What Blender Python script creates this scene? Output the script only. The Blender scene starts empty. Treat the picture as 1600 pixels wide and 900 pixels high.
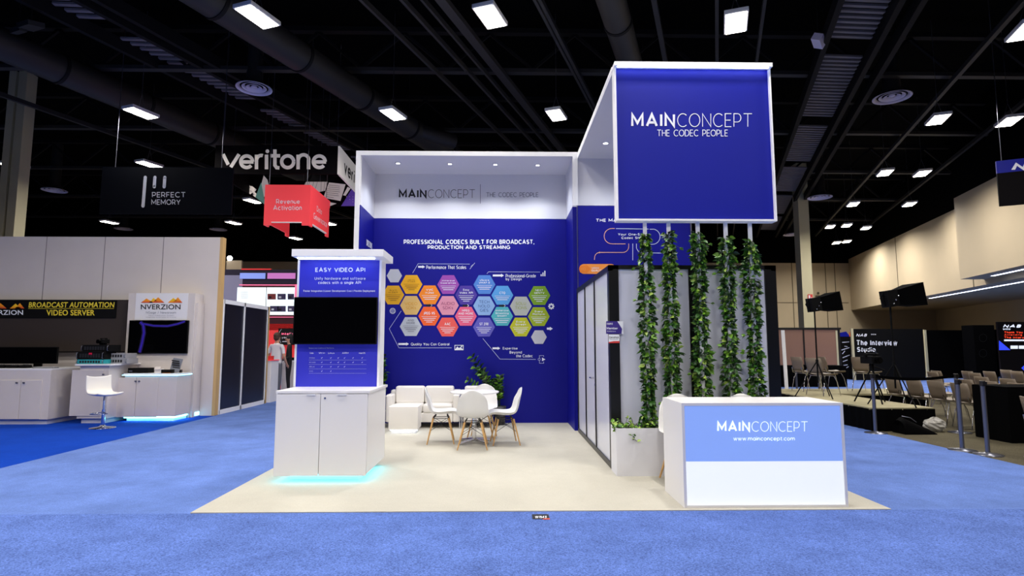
import bpy, math, random
from mathutils import Vector, Matrix
C = bpy.context.scene.collection
PI = math.pi
# ------------------------------------------------------------------ camera
FPX, EYE = 900.0, 1.47
PITCH, YAW = math.atan(90/900.0), math.radians(1.08)
cam = bpy.data.objects.new('camera', bpy.data.cameras.new('camera')); C.objects.link(cam)
cam.data.sensor_width = 36.0; cam.data.lens = 36.0*FPX/1600.0
cam.data.clip_start = 0.05; cam.data.clip_end = 200
cam.location = (0, 0, EYE); cam.rotation_euler = (PI/2+PITCH, 0, -YAW)
bpy.context.scene.camera = cam
# ------------------------------------------------------------------ world, exposure
vs = bpy.context.scene.view_settings
vs.view_transform = 'Standard'; vs.look = 'None'; vs.gamma = 1.0; vs.use_curve_mapping = False
vs.exposure = 0.1
w = bpy.data.worlds.new('world'); bpy.context.scene.world = w; w.use_nodes = True
w.node_tree.nodes['Background'].inputs[0].default_value = (0.75, 0.82, 1.0, 1)
w.node_tree.nodes['Background'].inputs[1].default_value = 0.0
HALL_W = 125.0        # watts of one high-bay lamp
SPOT_W = 62.0         # watts of one booth downlight
LAMP_Z = 7.2
# ------------------------------------------------------------------ measuring
_fw = Vector((math.sin(YAW)*math.cos(PITCH), math.cos(YAW)*math.cos(PITCH), math.sin(PITCH)))
_rt = Vector((math.cos(YAW), -math.sin(YAW), 0)); _up = _rt.cross(_fw)
_c = Vector((0, 0, EYE))
def ray(x, y): return _fw*FPX + _rt*(x-800) - _up*(y-450)
def atY(x, y, d): r = ray(x, y); return _c + r*(d/r.y)
def atZ(x, y, z=0.0): r = ray(x, y); return _c + r*((z-EYE)/r.z)
def atX(x, y, d): r = ray(x, y); return _c + r*(d/r.x)
# ------------------------------------------------------------------ materials
def lin(c): return tuple((v/255/12.92 if v/255 <= .04045 else ((v/255+.055)/1.055)**2.4) for v in c)
MATS = {}
def mat(name, rgb, rough=.5, metal=0, emit=0, noise=None, bump=0, spec=.5, trans=0, alpha=1, coat=0):
    if name in MATS: return MATS[name]
    m = bpy.data.materials.new(name); m.use_nodes = True; MATS[name] = m
    nt = m.node_tree; b = nt.nodes['Principled BSDF']; col = lin(rgb)+(1,)
    b.inputs['Base Color'].default_value = col; b.inputs['Roughness'].default_value = rough
    b.inputs['Metallic'].default_value = metal; b.inputs['Specular IOR Level'].default_value = spec
    b.inputs['Transmission Weight'].default_value = trans; b.inputs['Alpha'].default_value = alpha
    b.inputs['Coat Weight'].default_value = coat
    if emit:
        b.inputs['Emission Color'].default_value = col; b.inputs['Emission Strength'].default_value = emit
    if noise or bump:
        tc = nt.nodes.new('ShaderNodeTexCoord')
        sc, amt = noise if noise else (40, 0)
        n = nt.nodes.new('ShaderNodeTexNoise'); n.inputs['Scale'].default_value = sc; n.inputs['Detail'].default_value = 5
        nt.links.new(tc.outputs['Object'], n.inputs['Vector'])
        if amt:
            r = nt.nodes.new('ShaderNodeValToRGB')
            r.color_ramp.elements[0].position = .3; r.color_ramp.elements[1].position = .7
            r.color_ramp.elements[0].color = tuple(v*(1-amt) for v in col[:3])+(1,)
            r.color_ramp.elements[1].color = tuple(min(1, v*(1+amt)) for v in col[:3])+(1,)
            nt.links.new(n.outputs['Fac'], r.inputs['Fac']); nt.links.new(r.outputs['Color'], b.inputs['Base Color'])
        if bump:
            n2 = nt.nodes.new('ShaderNodeTexNoise'); n2.inputs['Scale'].default_value = sc*4; n2.inputs['Detail'].default_value = 3
            nt.links.new(tc.outputs['Object'], n2.inputs['Vector'])
            bp = nt.nodes.new('ShaderNodeBump'); bp.inputs['Strength'].default_value = bump; bp.inputs['Distance'].default_value = .01
            nt.links.new(n2.outputs['Fac'], bp.inputs['Height']); nt.links.new(bp.outputs['Normal'], b.inputs['Normal'])
    return m
def carpet(name, rgb, sc, amt, sc2, amt2):
    """carpet pile: fine speckle over broad brushed blotches"""
    m = mat(name, rgb, rough=.95, spec=.1); nt = m.node_tree; b = nt.nodes['Principled BSDF']; col = lin(rgb)
    tc = nt.nodes.new('ShaderNodeTexCoord'); out = None
    for s, a, d in ((sc, amt, 2), (sc2, amt2, 6)):
        n = nt.nodes.new('ShaderNodeTexNoise'); n.inputs['Scale'].default_value = s; n.inputs['Detail'].default_value = d
        n.inputs['Roughness'].default_value = .7
        nt.links.new(tc.outputs['Object'], n.inputs['Vector'])
        r = nt.nodes.new('ShaderNodeMapRange'); r.inputs['From Min'].default_value = .3; r.inputs['From Max'].default_value = .7
        r.inputs['To Min'].default_value = 1-a; r.inputs['To Max'].default_value = 1+a
        nt.links.new(n.outputs['Fac'], r.inputs['Value'])
        if out is None: out = r.outputs[0]; fine = n
        else:
            mu = nt.nodes.new('ShaderNodeMath'); mu.operation = 'MULTIPLY'
            nt.links.new(out, mu.inputs[0]); nt.links.new(r.outputs[0], mu.inputs[1]); out = mu.outputs[0]
    vm = nt.nodes.new('ShaderNodeVectorMath'); vm.operation = 'SCALE'; vm.inputs[0].default_value = col
    nt.links.new(out, vm.inputs['Scale']); nt.links.new(vm.outputs[0], b.inputs['Base Color'])
    bp = nt.nodes.new('ShaderNodeBump'); bp.inputs['Strength'].default_value = .35; bp.inputs['Distance'].default_value = .01
    nt.links.new(fine.outputs['Fac'], bp.inputs['Height']); nt.links.new(bp.outputs['Normal'], b.inputs['Normal'])
    return m
carpet('aisle_blue', (95, 120, 184), 110, .22, 1.6, .2); carpet('front_blue', (84, 108, 174), 90, .5, 2.2, .2)
carpet('royal_blue', (8, 60, 168), 110, .2, 1.5, .12)
carpet('booth_beige', (186, 182, 170), 90, .05, 1.2, .05)
carpet('hall_taupe', (86, 80, 64), 60, .35, 2.0, .2)
mat('white', (232, 230, 232), .35); mat('white_satin', (225, 225, 232), .5); mat('white_trim', (245, 245, 248), .4)
mat('panel_white', (212, 203, 198), .6, noise=(1.5, .03)); mat('seam', (120, 112, 112), .7)
mat('cream', (186, 170, 142), .8, noise=(.6, .05)); mat('cream_seam', (90, 80, 60), .8)
mat('concrete', (200, 192, 156), .8)
mat('black_paint', (4, 4, 4), .9, spec=.05); mat('soft_black', (6, 6, 7), .7, spec=.15); mat('gloss_black', (4, 4, 6), .08)
mat('wall_blue', (9, 11, 136), .5, spec=.25); mat('kiosk_blue', (56, 58, 200), .45, spec=.3); mat('fascia_blue', (9, 22, 146), .5, spec=.25)
mat('dark_steel', (19, 18, 20), .7, spec=.2); mat('joist', (42, 41, 42), .6); mat('duct', (38, 37, 38), .55)
mat('deck', (120, 115, 120), .6); mat('diffuser_metal', (225, 218, 240), .5)
mat('chrome', (215, 215, 220), .12, metal=1); mat('steel', (120, 122, 135), .3, metal=.8)
mat('beech', (205, 160, 100), .5, noise=(14, .12)); mat('edge_wood', (205, 168, 112), .6)
mat('wire_black', (25, 22, 20), .4); mat('shell', (232, 231, 230), .35)
mat('leather', (236, 232, 226), .45)
mat('leaf_a', (48, 96, 28), .4); mat('leaf_b', (104, 152, 40), .4); mat('leaf_c', (22, 48, 20), .45); mat('leaf_d', (158, 186, 84), .4)
mat('stem', (70, 62, 34), .7); mat('soil', (40, 30, 22), .9); mat('pot', (60, 58, 60), .5)
mat('frost', (224, 226, 242), .16, spec=.6); mat('frame_black', (8, 8, 9), .35)
mat('ink', (12, 12, 16), .6); mat('ink_grey', (120, 124, 136), .6); mat('print_white', (240, 242, 250), .5); mat('print_line', (205, 210, 240), .5)
mat('lamp_on', (255, 248, 232), emit=14); mat('spot_on', (245, 246, 255), emit=9)
mat('led_white', (225, 235, 255), emit=5); mat('led_cyan', (110, 232, 255), emit=13); mat('led_ice', (150, 225, 255), emit=3.0)
mat('led_fascia', (200, 215, 255), emit=12); mat('led_stool', (235, 245, 255), emit=6)
mat('lightbox_blue', (132, 162, 228), .3, emit=.52); mat('lightbox_white', (236, 240, 242), .3, emit=.52)
mat('lightbox_text', (235, 245, 255), .3, emit=.8)
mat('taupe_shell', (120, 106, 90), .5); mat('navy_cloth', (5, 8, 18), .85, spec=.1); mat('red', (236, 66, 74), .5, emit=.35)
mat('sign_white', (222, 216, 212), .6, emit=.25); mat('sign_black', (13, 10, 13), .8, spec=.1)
mat('divider_navy', (16, 18, 40), .35, noise=(.5, .3)); mat('black_cloth', (4, 4, 5), .95, spec=.05)
mat('brown_board', (140, 104, 86), .7)
for m in ('lamp_on',): MATS[m].cycles.emission_sampling = 'NONE'
# ------------------------------------------------------------------ mesh builder
class MB:
    def __init__(s, default='white'): s.v = []; s.f = []; s.m = []; s.s = []; s.slots = []; s.d = default
    def mi(s, m):
        m = m or s.d
        if m not in s.slots: s.slots.append(m)
        return s.slots.index(m)
    def add(s, vs, fs, m=None, smooth=False):
        o = len(s.v); s.v += [tuple(v) for v in vs]; k = s.mi(m)
        for f in fs: s.f.append(tuple(i+o for i in f)); s.m.append(k); s.s.append(smooth)
        return s
    def box(s, x0, x1, y0, y1, z0, z1, m=None):
        v = [(x, y, z) for z in (z0, z1) for y in (y0, y1) for x in (x0, x1)]
        return s.add(v, [(0,2,3,1), (4,5,7,6), (0,1,5,4), (2,6,7,3), (0,4,6,2), (1,3,7,5)], m)
    def obox(s, c, sx, sy, sz, rot=(0,0,0), m=None):
        from mathutils import Euler
        R = Euler(rot).to_matrix(); c = Vector(c)
        v = [c+R @ Vector((x*sx/2, y*sy/2, z*sz/2)) for z in (-1, 1) for y in (-1, 1) for x in (-1, 1)]
        return s.add(v, [(0,2,3,1), (4,5,7,6), (0,1,5,4), (2,6,7,3), (0,4,6,2), (1,3,7,5)], m)
    def beam(s, a, b, wd, ht, m=None):
        a = Vector(a); b = Vector(b); d = (b-a).normalized()
        r = d.cross(Vector((0,0,1))); r = r.normalized() if r.length > 1e-4 else Vector((1,0,0)); u = r.cross(d)
        v = [p+r*(i*wd/2)+u*(j*ht/2) for p in (a, b) for j in (-1, 1) for i in (-1, 1)]
        return s.add(v, [(0,1,3,2), (4,6,7,5), (0,4,5,1), (2,3,7,6), (0,2,6,4), (1,5,7,3)], m)
    def cyl(s, a, b, r, r2=None, n=12, m=None, caps=True):
        a = Vector(a); b = Vector(b); r2 = r if r2 is None else r2; d = (b-a).normalized()
        t = Vector((0,0,1)) if abs(d.z) < .9 else Vector((1,0,0)); x = d.cross(t).normalized(); y = d.cross(x)
        v = [p+(x*math.cos(2*PI*i/n)+y*math.sin(2*PI*i/n))*q for p, q in ((a, r), (b, r2)) for i in range(n)]
        s.add(v, [(i, (i+1) % n, n+(i+1) % n, n+i) for i in range(n)], m, True)
        if caps: s.add(v, [tuple(range(n-1, -1, -1)), tuple(range(n, 2*n))], m)
        return s
    def tube(s, pts, r, n=8, m=None):
        pts = [Vector(p) for p in pts]; k = len(pts); V = []; px = None
        for i, p in enumerate(pts):
            d = (pts[min(i+1, k-1)]-pts[max(i-1, 0)]).normalized()
            if px is None:
                t = Vector((0,0,1)) if abs(d.z) < .9 else Vector((1,0,0)); px = d.cross(t).normalized()
            else: px = (px-d*px.dot(d)).normalized()
            py = d.cross(px); rr = r[i] if isinstance(r, (list, tuple)) else r
            V += [p+(px*math.cos(2*PI*j/n)+py*math.sin(2*PI*j/n))*rr for j in range(n)]
        F = [(i*n+j, i*n+(j+1) % n, (i+1)*n+(j+1) % n, (i+1)*n+j) for i in range(k-1) for j in range(n)]
        s.add(V, F, m, True); s.add(V, [tuple(range(n-1, -1, -1)), tuple(range((k-1)*n, k*n))], m)
        return s
    def lathe(s, prof, c=(0,0,0), n=28, m=None, smooth=True):
        V = [(c[0]+r*math.cos(2*PI*j/n), c[1]+r*math.sin(2*PI*j/n), c[2]+z) for r, z in prof for j in range(n)]
        F = [(i*n+j, i*n+(j+1) % n, (i+1)*n+(j+1) % n, (i+1)*n+j) for i in range(len(prof)-1) for j in range(n)]
        return s.add(V, F, m, smooth)
    def ball(s, c, r, m=None, n=12, sc=(1,1,1)):
        V = []; k = n//2+1
        for i in range(k):
            th = PI*i/(k-1)
            for j in range(n): V.append((c[0]+r*sc[0]*math.sin(th)*math.cos(2*PI*j/n), c[1]+r*sc[1]*math.sin(th)*math.sin(2*PI*j/n), c[2]+r*sc[2]*math.cos(th)))
        return s.add(V, [(i*n+j, (i+1)*n+j, (i+1)*n+(j+1) % n, i*n+(j+1) % n) for i in range(k-1) for j in range(n)], m, True)
    # flat printed art: f maps (u,v) picture-plane coordinates (v downwards) to 3-D points
    def poly(s, f, pts, m=None): return s.add([f(u, v) for u, v in pts], [tuple(range(len(pts)))], m)
    def rect(s, f, u0, v0, u1, v1, m=None): return s.poly(f, [(u0, v0), (u1, v0), (u1, v1), (u0, v1)], m)
    def line(s, f, pts, t, m=None, closed=False):
        P = [Vector(p) for p in pts]; n = len(P); L = []
        for i in range(n):
            a = P[i-1] if (i or closed) else None; b = P[(i+1) % n] if (i < n-1 or closed) else None
            d1 = (P[i]-a).normalized() if a is not None else None; d2 = (b-P[i]).normalized() if b is not None else None
            if d1 is None: d1 = d2
            if d2 is None: d2 = d1
            n1 = Vector((-d1.y, d1.x)); n2 = Vector((-d2.y, d2.x)); mt = (n1+n2)
            mt = mt.normalized() if mt.length > 1e-6 else n1
            L.append(mt*(t/2/max(.4, mt.dot(n1))))
        V = [f(*(P[i]+L[i])) for i in range(n)]+[f(*(P[i]-L[i])) for i in range(n)]
        return s.add(V, [(i, (i+1) % n, n+(i+1) % n, n+i) for i in range(n if closed else n-1)], m)
    def text(s, f, txt, u0, v0, u1, v1, m=None, bold=0.0, slant=0, serif=False):
        if not serif: return s.stext(f, txt, u0, v0, u1, v1, m, .125+bold*3.2, slant)
        V, F, (x0, y0, x1, y1) = glyphs(txt, bold)
        W = x1-x0; H = y1-y0
        out = [f(u0+(x-x0)/W*(u1-u0)+slant*(y-y0)/H, v1-(y-y0)/H*(v1-v0)) for x, y in V]
        return s.add(out, F, m)
    def logo(s, f, txt, u0, v0, u1, v1, tb, tt, nb, m=None):
        """stroke-drawn geometric capitals; the first nb letters heavy (tb), the others thin (tt); t in units of cap height"""
        x = 0; items = []
        for i, ch in enumerate(txt):
            if ch == ' ': x += .55; continue
            strokes, wd = STROKES[ch]; t = tb if i < nb else tt
            items.append((x, strokes, t)); x += wd*.8+(.34 if i < nb-1 else .28 if i < nb else .2)
        W = x-.2; h = v1-v0; sx = (u1-u0)/W
        for x0, strokes, t in items:
            for st in strokes:
                closed = st[0] == st[-1] and len(st) > 3
                pts = [(u0+(x0+p[0]*.8)*sx, v1-(t/2+p[1]*(1-t))*h) for p in (st[:-1] if closed else st)]
                s.line(f, pts, t*h, m, closed)
        return s
    def stext(s, f, txt, u0, v0, u1, v1, m, t, slant=0):
        lines = txt.split('\n'); sp = .17+t*.5; runs = []
        for l in lines:
            x = 0; it = []
            for ch in l:
                if ch == ' ': x += .62; continue
                st, wd = STROKES[ch]; it.append((x, st)); x += wd+sp+t*.5
            runs.append((it, x-sp-t*.5+t))
        W = max(r[1] for r in runs); lh = 1.42
        top = 1.0 if any(c in 'bdfhiklt' or c.isupper() or c.isdigit() for c in lines[0]) else .7
        bot = -.24 if any(c in 'gpqy' for c in lines[-1]) else 0
        H = top-bot+lh*(len(lines)-1); su = (u1-u0)/W; sv = (v1-v0)/H; tt = t*sv*.95
        if t*su < tt: tt = (t*su+tt)/2
        for li, (it, w_) in enumerate(runs):
            ox = (W-w_)/2+t/2
            for x, st in it:
                for q in st:
                    closed = len(q) > 3 and q[0] == q[-1]; pts = []
                    for a, b in (q[:-1] if closed else q):
                        yy = t/2+b*(1-t) if b >= 0 else b+t/2
                        pts.append((u0+(ox+x+a)*su+slant*b, v0+(top-yy+li*lh)*sv))
                    s.line(f, pts, tt, m, closed)
        return s
    def build(s, name, parent=None, bevel=0, **kw):
        me = bpy.data.meshes.new(name); me.from_pydata(s.v, [], s.f)
        for k in s.slots: me.materials.append(MATS[k])
        me.polygons.foreach_set('material_index', s.m); me.polygons.foreach_set('use_smooth', s.s); me.update()
        o = bpy.data.objects.new(name, me); C.objects.link(o)
        if parent: o.parent = parent
        if bevel:
            b = o.modifiers.new('bevel', 'BEVEL'); b.width = bevel; b.segments = 2; b.limit_method = 'ANGLE'; b.harden_normals = False
        for k, v in kw.items(): o[k] = v
        return o
def arc(cx, cy, r, a0, a1, n=14): return [(cx+r*math.cos(math.radians(a0+(a1-a0)*i/n)), cy+r*math.sin(math.radians(a0+(a1-a0)*i/n))) for i in range(n+1)]
_o = arc(.5, .5, .5, 0, 360, 28); _o[-1] = _o[0]
STROKES = {'M': ([[(0,0),(0,1),(.48,.25),(.96,1),(.96,0)]], .96), 'A': ([[(0,0),(.46,1),(.92,0)], [(.2,.3),(.72,.3)]], .92), 'I': ([[(0,0),(0,1)]], .0),
 'N': ([[(0,0),(0,1),(.78,0),(.78,1)]], .78), 'C': ([arc(.5,.5,.5,48,312,20)], .86), 'O': ([_o], 1.0), 'E': ([[(.58,1),(0,1),(0,0),(.58,0)], [(0,.5),(.52,.5)]], .58),
 'P': ([[(0,0),(0,1),(.32,1)]+arc(.34,.68,.32,90,-90,10)+[(0,.36)]], .66), 'T': ([[(0,1),(.8,1)], [(.4,1),(.4,0)]], .8), 'H': ([[(0,0),(0,1)], [(.7,0),(.7,1)], [(0,.5),(.7,.5)]], .7),
 'D': ([[(0,0),(0,1),(.3,1)]+arc(.32,.5,.5,90,-90,12)+[(0,0)]], .82), 'L': ([[(0,1),(0,0),(.55,0)]], .55)}
def el(cx, cy, rx, ry, a0, a1, n=16):
    P_ = [(cx+rx*math.cos(math.radians(a0+(a1-a0)*i/n)), cy+ry*math.sin(math.radians(a0+(a1-a0)*i/n))) for i in range(n+1)]
    if abs(a1-a0) == 360: P_[-1] = P_[0]
    return P_
_b = el(.3,.34,.3,.34,0,360,20); _ar = lambda x: el(x+.25,.42,.25,.27,180,0,10)
STROKES.update({'B': ([[(0,0),(0,1),(.3,1)]+el(.32,.76,.26,.24,90,-90,8)+[(0,.52)], [(.3,.52)]+el(.34,.26,.3,.26,90,-90,8)+[(0,0)]], .66), 'F': ([[(.58,1),(0,1),(0,0)], [(0,.48),(.5,.48)]], .58),
 'G': ([el(.5,.5,.5,.5,48,330,20)+[(.94,.45),(.6,.45)]], .94), 'J': ([[(.4,1),(.4,.25)]+el(.2,.25,.2,.25,0,-160,8)], .42), 'K': ([[(0,0),(0,1)], [(.68,1),(0,.36)], [(.25,.58),(.7,0)]], .7), 'Q': ([_o, [(.6,.25),(.95,-.08)]], 1.0),
 'R': ([[(0,0),(0,1),(.32,1)]+el(.34,.69,.3,.31,90,-90,8)+[(0,.38)], [(.36,.38),(.66,0)]], .68), 'S': ([el(.33,.74,.3,.26,35,270,12)+el(.33,.24,.33,.24,90,-145,12)], .66), 'U': ([[(0,1),(0,.36)]+el(.36,.36,.36,.36,180,360,12)+[(.72,1)]], .72),
 'V': ([[(0,1),(.44,0),(.88,1)]], .88), 'W': ([[(0,1),(.32,0),(.64,.95),(.96,0),(1.28,1)]], 1.28), 'X': ([[(0,1),(.72,0)], [(.72,1),(0,0)]], .72), 'Y': ([[(0,1),(.4,.42),(.8,1)], [(.4,.42),(.4,0)]], .8), 'Z': ([[(0,1),(.66,1),(0,0),(.68,0)]], .68),
 'a': ([_b, [(.6,.7),(.6,0)]], .6), 'b': ([_b, [(0,1),(0,0)]], .6), 'c': ([el(.32,.34,.32,.34,48,312,14)], .54), 'd': ([_b, [(.6,1),(.6,0)]], .6), 'e': ([[(.02,.34)]+el(.3,.34,.3,.34,0,318,16)], .6), 'f': ([[(.14,0),(.14,.8)]+el(.34,.8,.2,.2,180,95,5), [(0,.68),(.36,.68)]], .34),
 'g': ([_b, [(.6,.7),(.6,0)]+el(.32,0,.28,.24,0,-140,8)], .6), 'h': ([[(0,1),(0,0)], _ar(0)+[(.5,0)]], .5), 'i': ([[(0,.7),(0,0)], [(0,.88),(0,1)]], 0), 'k': ([[(0,1),(0,0)], [(.5,.7),(0,.26)], [(.18,.42),(.52,0)]], .5), 'l': ([[(0,1),(0,0)]], 0),
 'm': ([[(0,.7),(0,0)], _ar(0)+[(.5,0)], _ar(.5)+[(1,0)]], 1.0), 'n': ([[(0,.7),(0,0)], _ar(0)+[(.5,0)]], .5), 'o': ([_b], .6), 'p': ([_b, [(0,.7),(0,-.26)]], .6), 'q': ([_b, [(.6,.7),(.6,-.26)]], .6), 'r': ([[(0,.7),(0,0)], el(.3,.36,.3,.33,180,95,6)], .3),
 's': ([el(.23,.52,.2,.17,35,270,8)+el(.23,.18,.23,.18,90,-150,8)], .46), 't': ([[(.14,.92),(.14,.18)]+el(.32,.18,.18,.18,180,275,5), [(0,.68),(.36,.68)]], .34), 'u': ([[(0,.7),(0,.28)]+el(.26,.28,.26,.27,180,360,10)+[(.52,.7)], [(.52,.5),(.52,0)]], .52),
 'v': ([[(0,.7),(.28,0),(.56,.7)]], .56), 'w': ([[(0,.7),(.22,0),(.44,.66),(.66,0),(.88,.7)]], .88), 'x': ([[(0,.7),(.5,0)], [(.5,.7),(0,0)]], .5), 'y': ([[(0,.7),(.29,.02)], [(.58,.7),(.2,-.24),(.04,-.24)]], .58), 'z': ([[(0,.7),(.48,.7),(0,0),(.5,0)]], .5),
 ',': ([[(.05,.08),(0,-.16)]], .05), '.': ([[(0,0),(0,.1)]], 0), '-': ([[(0,.36),(.34,.36)]], .34), '|': ([[(0,1.05),(0,-.15)]], 0), '/': ([[(0,-.08),(.4,1.05)]], .4), '&': ([[(.7,0),(.14,.66)]+el(.3,.8,.18,.18,220,-30,8)+[(.1,.36)]+el(.28,.22,.26,.22,160,290,6)+[(.68,.42)]], .7),
 '0': ([el(.32,.5,.32,.5,0,360,20)], .64), '1': ([[(0,.86),(.2,1),(.2,0)]], .22), '2': ([el(.3,.7,.29,.3,160,-30,10)+[(0,0),(.62,0)]], .62), '3': ([[(.02,1),(.56,1),(.26,.6)]+el(.26,.3,.32,.3,90,-140,10)], .6), '4': ([[(.5,0),(.5,1),(0,.28),(.68,.28)]], .68), '5': ([[(.56,1),(.1,1),(.06,.56)]+el(.28,.32,.32,.32,110,-140,10)], .6), '6': ([el(.32,.32,.31,.32,0,360,16), [(.02,.4),(.16,.8),(.42,1)]], .64), '9': ([el(.32,.68,.31,.32,0,360,16), [(.62,.6),(.5,.2),(.2,0)]], .64)})
_G = {}
def glyphs(txt, bold):
    k = (txt, bold)
    if k in _G: return _G[k]
    cu = bpy.data.curves.new('t', 'FONT'); cu.body = txt; cu.resolution_u = 3; cu.offset = bold; cu.fill_mode = 'FRONT'
    cu.space_character = 1.0+bold*2
    cu.align_x = 'CENTER' if '\n' in txt else 'LEFT'
    o = bpy.data.objects.new('t', cu); C.objects.link(o)
    dg = bpy.context.evaluated_depsgraph_get(); me = o.evaluated_get(dg).to_mesh()
    V = [(v.co.x, v.co.y) for v in me.vertices]; F = [tuple(p.vertices) for p in me.polygons]
    bpy.data.objects.remove(o); bpy.data.curves.remove(cu)
    xs = [v[0] for v in V]; ys = [v[1] for v in V]
    _G[k] = (V, F, (min(xs), min(ys), max(xs), max(ys))); return _G[k]
def thing(name, label, cat, loc=(0,0,0), rz=0, group=None):
    o = bpy.data.objects.new(name, None); C.objects.link(o); o.location = loc; o.rotation_euler = (0, 0, rz)
    o['label'] = label; o['category'] = cat
    if group: o['group'] = group
    return o
def tag(o, label, cat, group=None):
    o['label'] = label; o['category'] = cat
    if group: o['group'] = group
    return o
def kids(o): return [c for c in list(C.objects) if c.parent == o]
def dup(root, loc, rz=0, label=None):
    def cp(o, par):
        c = o.copy(); C.objects.link(c); c.parent = par
        for ch in kids(o): cp(ch, c)
        return c
    r = cp(root, None); r.location = loc; r.rotation_euler = (0, 0, rz)
    if label: r['label'] = label
    return r
def pix(Y): return lambda x, y: atY(x, y, Y)
def struct(mb, name, **k): o = mb.build(name, **k); o['kind'] = 'structure'; return o
def child(root, name, mb=None, **k): return mb.build(name, root, **k)
SL = .377                                   # the hall roof runs askew to the booths: dx per dy
DIR = Vector((SL, 1, 0)).normalized(); ANG = -math.atan(SL)
ORD = ['first', 'second', 'third', 'fourth', 'fifth', 'sixth', 'seventh', 'eighth', 'ninth']
# ================================================================== SETTING
struct(MB('hall_taupe').box(-34, 34, -9, 48, -.1, 0), 'floor')
struct(MB('front_blue').box(-34, 34, -4, 5.27, 0, .0065), 'aisle_carpet')
struct(MB('aisle_blue').box(-6.0, 6.4, 5.27, 18, 0, .006).box(-34, -6.0, 5.27, 6.86-.0, 0, .006).box(-34, -6.0, 13.0, 22, 0, .006).box(6.4, 30, 17.3, 27, 0, .006), 'aisle_carpet')
struct(MB('royal_blue').box(-16, -6.0, 6.86, 13, .0005, .008), 'booth_carpet')
o = struct(MB('booth_beige').box(-2.72, 3.5, 5.27, 11.35, 0, .014), 'booth_carpet')
def bulk(off0, off1, y0, y1, z0, z1, m, mb):
    # a prism that follows the slanting right hall wall
    X = lambda y: 22.1-(35.8-y)*.285
    v = [(X(y)+o, y, z) for z in (z0, z1) for y in (y0, y1) for o in (off0, off1)]
    mb.add(v, [(0,1,3,2), (4,6,7,5), (0,4,5,1), (2,3,7,6), (0,2,6,4), (1,5,7,3)], m)
mb = MB('cream'); mb.box(-34, 34, 36, 36.4, 0, 6.7); mb.box(-34, 34, 36, 36.4, 6.7, 10, 'black_paint')
for x in (18.45, 20.6, 21.2, 16.5): mb.box(x, x+.04, 35.98, 36, 2.4, 6.7, 'cream_seam')
mb.box(-34, 22, 35.98, 36, 4.15, 4.19, 'cream_seam'); struct(mb, 'wall_back')
mb = MB('black_paint'); mb.box(-34.3, -34, -9, 48, 0, 10); struct(mb, 'wall_left')
mb = MB('black_paint'); mb.box(-34, 34, -9.3, -9, 0, 10); struct(mb, 'wall_front')
mb = MB('cream'); bulk(0, 14, -9, 36, 3.7, 6.95, 'cream', mb); bulk(0, 14, -9, 36, 6.95, 10, 'black_paint', mb); bulk(5.4, 14, -9, 36, 0, 3.7, 'cream', mb)
for y in (14.5, 21.5, 28.5): bulk(-.012, 0, y, y+.05, 3.7, 6.95, 'cream_seam', mb)
struct(mb, 'wall_right')
mb = MB('cream'); bulk(-.9, 0, 6, 20.8, 3.9, 6.95, 'cream', mb); bulk(-.9, 0, 6, 20.8, 6.95, 9.9, 'black_paint', mb); struct(mb, 'wall_bulkhead')
mb = MB('black_paint'); mb.box(-34, 34, -9, 48, 9.9, 10.1); struct(mb, 'ceiling')
# linear lamps in the soffit
for k, (o0, o1, y0, y1, z, lb) in enumerate(((.55, .67, 15, 26.5, 3.7, 'long linear lamp recessed under the right wall soffit, near run'), (.55, .67, 28.2, 31.5, 3.7, 'short linear lamp under the right wall soffit, far run beside the softbox'), (-.5, -.38, 12, 19.5, 3.9, 'linear lamp under the higher projecting part of the right wall'))):
    r = thing('linear_light', lb, 'ceiling light', (0,0,0), 0, 'linear lamps under the right soffits')
    a = MB('white'); bulk(o0-.03, o1+.03, y0-.05, y1+.05, z-.03, z, 'white', a); a.build('housing', r)
    a = MB('led_white'); bulk(o0, o1, y0, y1, z-.036, z-.03, 'led_white', a); a.build('diffuser', r)
# roof structure
def truss(Y, z=8.5, name='roof_truss'):
    a = MB('joist'); a.box(-30, 26, Y-.09, Y+.09, z-.06, z+.04); a.box(-30, 26, Y-.09, Y+.09, z+1.0, z+1.12, 'dark_steel')
    x = -30
    while x < 26:
        a.beam((x, Y, z+.04), (x+1.1, Y, z+1.0), .07, .07, 'dark_steel'); a.beam((x+1.1, Y, z+1.0), (x+2.2, Y, z+.04), .07, .07, 'dark_steel'); x += 2.2
    struct(a, name)
for Y in (5.5, 9.9, 14.2, 18.3, 22.6, 27, 31.4): truss(Y)
def joist(px, z=8.3, wd=.09, ht=.12, y0=-6, y1=35, m='joist'):
    p = atZ(px, 0, z); a = MB(m); P = lambda y: (p.x+(y-p.y)*SL, y, z)
    a.beam(P(y0), P(y1), wd, ht)
    struct(a, 'roof_joist')
for px, wd in ((-420, .1), (-150, .08), (567, .06), (630, .06), (662, .05), (691, .2), (837, .06), (845, .07), (1022, .1), (1120, .07), (1195, .06), (1440, .07), (1600, .1), (1800, .1)): joist(px, wd=wd)
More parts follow.
